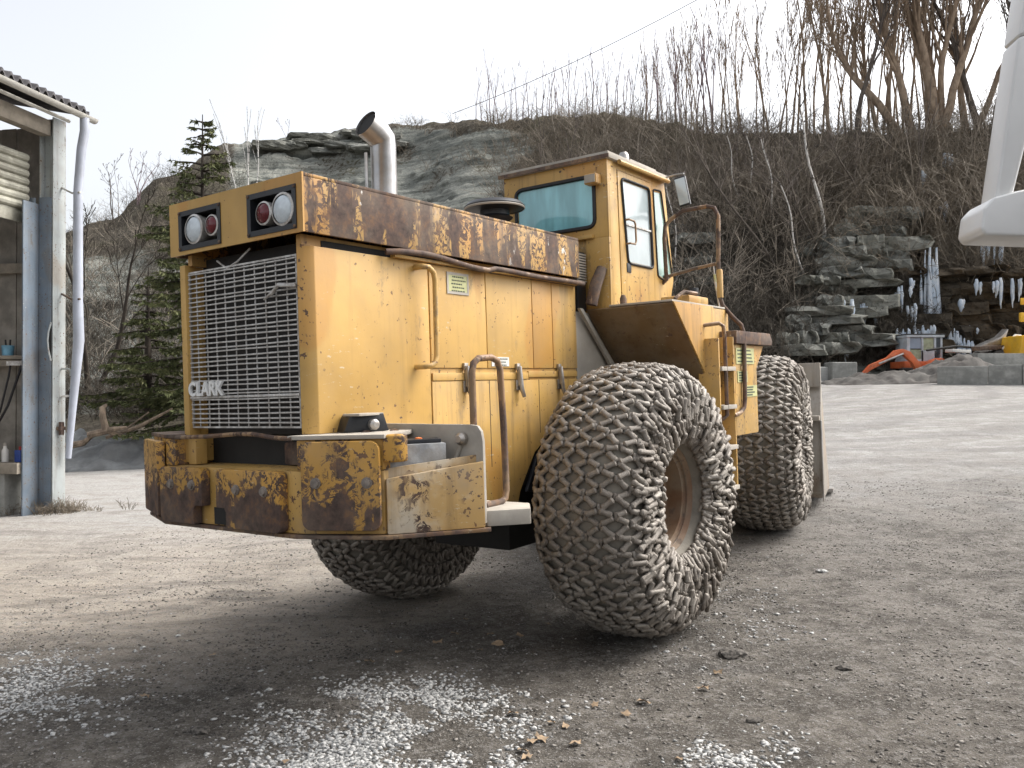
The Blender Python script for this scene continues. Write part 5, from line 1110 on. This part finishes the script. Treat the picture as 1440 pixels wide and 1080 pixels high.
MB().box((1.16, -1.385, 1.72), (1.5, -1.35, 2.47)).build('platform_skirt', 'paint_front', loader, .004); MB().box((1.16, -1.35, 1.72), (1.62, -.61, 2.45)).build('side_tank', 'paint_front', loader, .02)
# ladder
ld = MB().box((.93, -1.52, .92), (.95, -1.34, 2.2)).box((1.255, -1.52, .92), (1.275, -1.34, 2.22)).box((.95, -1.36, 1.2), (1.255, -1.34, 2.2)).build('ladder', 'paint_front', loader, .003)
for z in (.93, 1.27, 1.61, 1.93): MB().box((.95, -1.54, z), (1.255, -1.36, z+.035)).build('ladder_step', 'plate_grey', ld, .003)
# rails and mirror
MB().tube([(1.42, -.80, 2.75), (1.40, -.86, 2.78), (1.36, -.87, 3.15), (1.40, -.865, 3.27), (1.44, -.90, 3.33), (1.45, -1.018, 3.395), (1.45, -1.25, 3.40), (1.45, -1.315, 3.38), (1.45, -1.35, 3.30), (1.45, -1.345, 3.1), (1.45, -1.337, 2.886), (1.45, -1.338, 2.60), (1.46, -1.36, 2.51), (1.49, -1.44, 2.40), (1.508, -1.505, 2.33), (1.512, -1.525, 2.25), (1.488, -1.525, 1.69), (1.46, -1.525, 1.61), (1.38, -1.522, 1.57), (1.26, -1.51, 1.55)], .019, 9).build('access_rail', 'rail', loader, smooth=60)
MB().tube([(1.43, -.82, 2.815), (1.45, -.87, 2.822), (1.45, -1.1, 2.86), (1.45, -1.34, 2.885)], .015, 8).build('mid_rail', 'rail', loader, smooth=60)
MB().lathe([(.028, 0), (.028, .24), (.022, .25)], (1.452, -1.345, 2.58), (0, 0, 1), 10).build('rail_sleeve', 'paint_cab', loader)
MB().tube([(.93, -1.39, 2.31), (1.0, -1.5, 2.325), (1.04, -1.525, 2.30), (1.06, -1.525, 2.2), (1.06, -1.525, 1.56), (1.03, -1.5, 1.53), (.97, -1.42, 1.53)], .017, 9).build('ladder_rail', 'rail', loader, smooth=60)
MB().tube([(1.50, -.82, 3.735), (1.50, -.93, 3.745), (1.50, -1.02, 3.742)], .009, 7).build('mirror_arm', 'steel', loader)
mq = [(1.5, -.915, 3.715), (1.5, -1.025, 3.728), (1.47, -1.085, 3.45), (1.47, -.98, 3.435)]
mr = MB().prism(mq, (.03, 0, 0)).build('mirror', 'black', loader, .01, 3); mc = sum((Vector(p) for p in mq), Vector())/4
MB().prism([mc+(Vector(p)-mc)*.88+Vector((-.003, 0, 0)) for p in mq], (.003, 0, 0)).build('mirror_glass', 'mirror', mr)
# tool box beside the front wheel
tb = MB().prism([(1.34, -1.50, 1.37), (1.88, -1.50, 1.37), (1.88, -1.50, 1.95), (2.08, -1.50, 2.16), (1.34, -1.50, 2.16)], (0, .55, 0)).build('tool_box', 'paint_front', loader, .012)
MB().prism([(1.29, -1.54, 2.163), (2.2, -1.54, 2.163), (2.22, -1.54, 2.20), (2.16, -1.54, 2.275), (1.30, -1.54, 2.275)], (0, .64, 0)).build('tool_box_lid', 'rust', tb, .01)
for (a, b, z0_, z1_, s_) in ((1.36, 1.80, 1.99, 2.13, 5), (1.38, 1.62, 1.83, 1.93, 6), (1.55, 1.85, 1.70, 1.80, 7)):
    pp = MB().box((a, -1.506, z0_), (b, -1.502, z1_)).build('instruction_label', 'plate_yellow', tb); mk = MB(); rr_ = random.Random(s_)
    for i in range(4):
        z = z1_-(i+.7)*(z1_-z0_)/4.4; mk.box((a+.03, -1.5075, z-.006), (a+.03+(b-a-.06)*rr_.uniform(.6, 1), -1.5062, z+.006))
    # lettering strips belong to the label surface
    o_ = mk.build('label_print', 'ink', tb, smooth=0)
MB().tube([(2.0, -1.15, 2.27), (1.93, -1.15, 2.5), (1.84, -1.15, 2.75), (1.80, -1.15, 2.93)], [.008, .008, .01, .006], 6).build('marker_rod', 'galv', loader)
MB().tube([(1.86, -1.15, 2.70), (1.82, -1.15, 2.84)], .012, 6).build('marker_sleeve', 'plate_yellow', loader)
# ---- front half, articulated some degrees to the left, standing a little higher on the rising yard
ct, sn_ = math.cos(RAD(11.5)), math.sin(RAD(11.5))
def FR(p): x, y, z = p; return (1.9+(x-1.9)*ct-(y-YC)*sn_, YC+(x-1.9)*sn_+(y-YC)*ct, z+.12)
def frb(mb): mb.v = [FR(v) for v in mb.v]; return mb
frb(MB().box((2.0, -.42, .62), (4.7, .32, 1.35)).box((2.9, -.55, 1.35), (4.2, .45, 1.9))).build('front_frame', 'paint_side', loader, .02)
frb(MB().lathe([(.15, -1.2), (.15, -.5), (.30, -.28), (.34, 0), (.30, .28), (.15, .5), (.15, 1.2)], (3.8, YC, 1.0), (0, 1, 0), 20)).build('front_axle', 'dark', loader)
MB().lathe([(.14, .5), (.14, 2.0)], (1.9, YC, 0), (0, 0, 1), 14).build('hinge_pin', 'dark', loader)
for s in (-1, 1):
    y = YC+s*.55; frb(MB().prism([(3.2, y, 2.05), (3.5, y, 2.15), (4.7, y, 1.4), (5.15, y, .75), (5.0, y, .6), (4.4, y, 1.1), (3.25, y, 1.8)], (0, .12, 0))).build('lift_arm', 'paint_side', loader, .015)
BK = [(6.05, .22), (5.1, .20), (4.9, .30), (4.78, .55), (4.76, .95), (4.86, 1.35), (5.05, 1.66), (5.02, 1.88)]
bkt = []
for i, (x, z) in enumerate(BK):
    a = BK[max(0, i-1)]; b = BK[min(len(BK)-1, i+1)]; dx, dz = b[0]-a[0], b[1]-a[1]; l = math.hypot(dx, dz); bkt.append((x+dz/l*.035, z-dx/l*.035))
YB0, YB1 = -1.74, 1.64
M['bucket'] = paint('bucket_worn_steel', base=(.34, .31, .27), rust=.22, streak=.3, chips=.6, dirt=.55)
bu = frb(MB().prism([(x, YB0, z) for x, z in BK]+[(x, YB0, z) for x, z in bkt[::-1]], (0, YB1-YB0, 0))).build('bucket', 'bucket', loader)
for y in (YB0-.03, YB1):
    frb(MB().prism([(x, y, z) for x, z in [(6.0, .23), (5.1, .21), (4.9, .31), (4.78, .55), (4.76, .95), (4.86, 1.35), (5.05, 1.66), (5.12, 1.62), (5.5, .9)]], (0, .03, 0))).build('bucket_side', 'bucket', bu, .004)
frb(MB().box((4.74, YB0-.045, .2), (4.84, YB0-.03, 1.2))).build('side_wear_bar', 'steel', bu, .004)
frb(MB().box((5.9, YB0-.08, .17), (6.2, YB1+.05, .22))).build('cutting_edge', 'steel', bu, .004)
frb(MB().box((4.93, YB0-.035, 1.62), (5.02, YB0+.3, 1.92))).build('spill_guard', 'bucket', bu, .006); frb(MB().box((4.72, YB0-.02, 1.2), (4.86, YB0+.4, 1.26))).build('back_rib', 'bucket', bu, .006)

# ------------------------------------------------------------------ wheels with protection chains
TW, TRC, TAR = .378, .66, .302
def prof(phi, off=0.):
    s, c = math.sin(phi), math.cos(phi); e = .66
    return (TRC+(TAR+off)*math.copysign(abs(c)**e, c), (TW+off)*math.copysign(abs(s)**e, s))
PH = np.linspace(-RAD(150), RAD(150), 241)
PR = np.array([prof(p, .028) for p in PH]); SL = np.concatenate([[0], np.cumsum(np.linalg.norm(np.diff(PR, axis=0), axis=1))])
def at_s(s): return np.interp(s, SL, PR[:, 0]), np.interp(s, SL, PR[:, 1])
LKV = []
for x, r in ((-.5, .62), (-.4, 1.05), (0, .82), (.4, 1.05), (.5, .62)):
    LKV += [(x, r*math.cos(j*math.pi/3), r*math.sin(j*math.pi/3)) for j in range(6)]
LKF = [(i*6+j, i*6+(j+1) % 6, (i+1)*6+(j+1) % 6, (i+1)*6+j) for i in range(4) for j in range(6)]
LKV = np.array(LKV); LKQ = np.array(LKF); LKT = np.array([(0, 2, 1), (0, 3, 2), (0, 4, 3), (0, 5, 4), (24, 25, 26), (24, 26, 27), (24, 27, 28), (24, 28, 29)])
def make_wheel(c, a, e1, singles=0, label=None):
    c, a, e1 = Vector(c), Vector(a).normalized(), Vector(e1).normalized(); e2 = Vector((0, 0, 1)); e1 = (e1-a*e1.dot(a)).normalized(); e2 = a.cross(e1); e2 = e2 if e2.z > 0 else -e2
    def W(r, h_, t): return c + a*h_ + (e1*math.cos(t)+e2*math.sin(t))*r
    wh = MB(); pf = [prof(p) for p in np.linspace(-RAD(150), RAD(150), 49)]; wh.lathe(pf, c, a, 72)
    ty = wh.build('wheel', 'tyre', loader, smooth=60)
    if label: ty['label'] = label
    rim = MB().lathe([(.42, .20), (.40, .245), (.385, .25), (.37, .22), (.355, .19), (.335, .185), (.332, .06), (.315, .05), (.312, -.08), (.295, -.12), (.235, -.13), (.23, -.09), (.18, -.08), (.17, -.03), (.11, 0), (.001, .01)], c, a, 48).build('rim', 'rim', ty, smooth=40)
    rim2 = MB().lathe([(.43, -.22), (.40, -.25), (.37, -.22), (.33, -.1), (.001, -.1)], c, a, 32).build('inner_rim', 'rim', ty)
    MB().lathe([(.356, .188), (.366, .195), (.366, .212), (.356, .216)], c, a, 48).build('lock_ring', 'steel', ty)
    nut = MB().lathe([(.017, 0), (.017, .04), (.001, .044)], (0, 0, 0), a, 6).build('wheel_nut', 'bolt', ty)
    for i in range(26):
        o = nut if i == 0 else link('wheel_nut', nut.data, ty); o.location = W(.265, -.127, i*math.pi/13)
    # chain net
    r_ = np.random.RandomState(int(abs(c.x*10+c.y*100))+3); bars = []; NR = 50; dth = 2*math.pi/NR; NC = int(SL[-1]*.93/.098)+1; S0 = SL[-1]*.035; S1 = SL[-1]*.965; ds = (S1-S0)/(NC-1)
    def node(i, j):
        r, h_ = at_s(S0+j*ds); t = (i+.5*(j % 2))*dth; t += .012*math.sin(i*7.3+j*3.1); return W(r, h_, t)
    for j in range(NC-1):
        for i in range(NR):
            p = node(i, j)
            for k in ((0, -1) if j % 2 == 0 else (0, 1)):
                q_ = node(i+k, j+1); bars.append((p, q_, .74, .0185))
            t = (i+.5*(j % 2))*dth; r, h_ = at_s(S0+j*ds); d = (-e1*math.sin(t)+e2*math.cos(t)); rd = (p-c-a*(h_*.4)).normalized(); bars.append((p-d*.024-rd*.014, p+d*.024-rd*.014, 1., .0145))
    for k in range(260):                       # slack links hanging on the outer sidewall
        s = SL[-1]*r_.uniform(.74, .965); t = r_.uniform(0, 6.283); r, h_ = at_s(s); ra, ha = at_s(s-.10-.05*r_.rand()); p = W(r, h_+.02+.02*r_.rand(), t); q_ = W(ra, ha+.02+.02*r_.rand(), t+r_.normal(0, .045)); bars.append((p, q_, .95, .018))
    for k in range(52):                        # ring of links round the rim opening
        t0, t1 = k*2*math.pi/52, (k+1.15)*2*math.pi/52; rr = .43+.03*r_.rand(); bars.append((W(rr, .285+.03*r_.rand(), t0), W(rr+r_.normal(0, .018), .285+.03*r_.rand(), t1), .95, .016))
    A = np.array([b[0][:] for b in bars]); B = np.array([b[1][:] for b in bars]); fr_ = np.array([b[2] for b in bars]); rad = np.array([b[3] for b in bars])
    jit = r_.normal(0, .006, A.shape); A = A+jit; B = B+r_.normal(0, .006, B.shape)
    mid = (A+B)/2; d = B-A; L_ = np.linalg.norm(d, axis=1); X = d/L_[:, None]; cen = np.array(c[:]); av = np.array(a[:]); rel = mid-cen; out = rel - (rel@av)[:, None]*av*.6; Zv = out - np.sum(out*X, 1)[:, None]*X; Zv /= np.linalg.norm(Zv, axis=1)[:, None]; Yv = np.cross(Zv, X)
    Lx = L_*fr_
    V = mid[:, None] + X[:, None]*(LKV[None, :, 0:1]*Lx[:, None, None]) + Yv[:, None]*(LKV[None, :, 1:2]*rad[:, None, None]*1.25) + Zv[:, None]*(LKV[None, :, 2:3]*rad[:, None, None]*.95)
    keep = np.ones(len(A), bool); chosen = []
    if singles:
        camL = np.array((loader.matrix_world.inverted() @ cam.location)[:]); toc = camL-mid; dist = np.linalg.norm(toc, axis=1); face = np.sum(toc/dist[:, None]*Zv, 1); sc = np.where(face > .15, face*Lx*rad/dist**2, 0); chosen = np.argsort(-sc)[:singles]; keep[chosen] = False
    Vk = V[keep].reshape(-1, 3); n = keep.sum(); base = np.arange(n)[:, None, None]*30
    me = mesh_np('chain_net', Vk, (LKQ[None]+base).reshape(-1, 4), (LKT[None]+base).reshape(-1, 3), 'chain', True); me.set_sharp_from_angle(angle=RAD(80))
    if singles:
        ch = link('tyre_chain', me, loader); ch['kind'] = 'stuff'
        lm = mesh_np('chain_link', LKV, LKQ, LKT, 'chain', True); lm.set_sharp_from_angle(angle=RAD(80))
        for i in chosen:
            o = link('chain_link', lm, ch); m = Matrix([[*X[i]*1], [*Yv[i]], [*Zv[i]]]).transposed()
            o.matrix_local = Matrix.Translation(Vector(mid[i])) @ m.to_4x4() @ Matrix.Diagonal((Lx[i], rad[i]*1.25, rad[i]*.95, 1))
    else:
        ch = link('tyre_chain', me, loader); ch['kind'] = 'stuff'
M['chain_link'] = M['chain']
make_wheel((0, -1.24, 1.0), (0, -1, 0), (1, 0, 0), 300, 'rear right wheel wrapped in a net of heavy chain links')
make_wheel((0, 1.14, 1.0), (0, 1, 0), (1, 0, 0))
fa = Vector((sn_, -ct, 0)); fe = Vector((ct, sn_, 0))
make_wheel(FR((3.8, -1.24, 1.0)), fa, fe); make_wheel(FR((3.8, 1.14, 1.0)), -fa, fe)
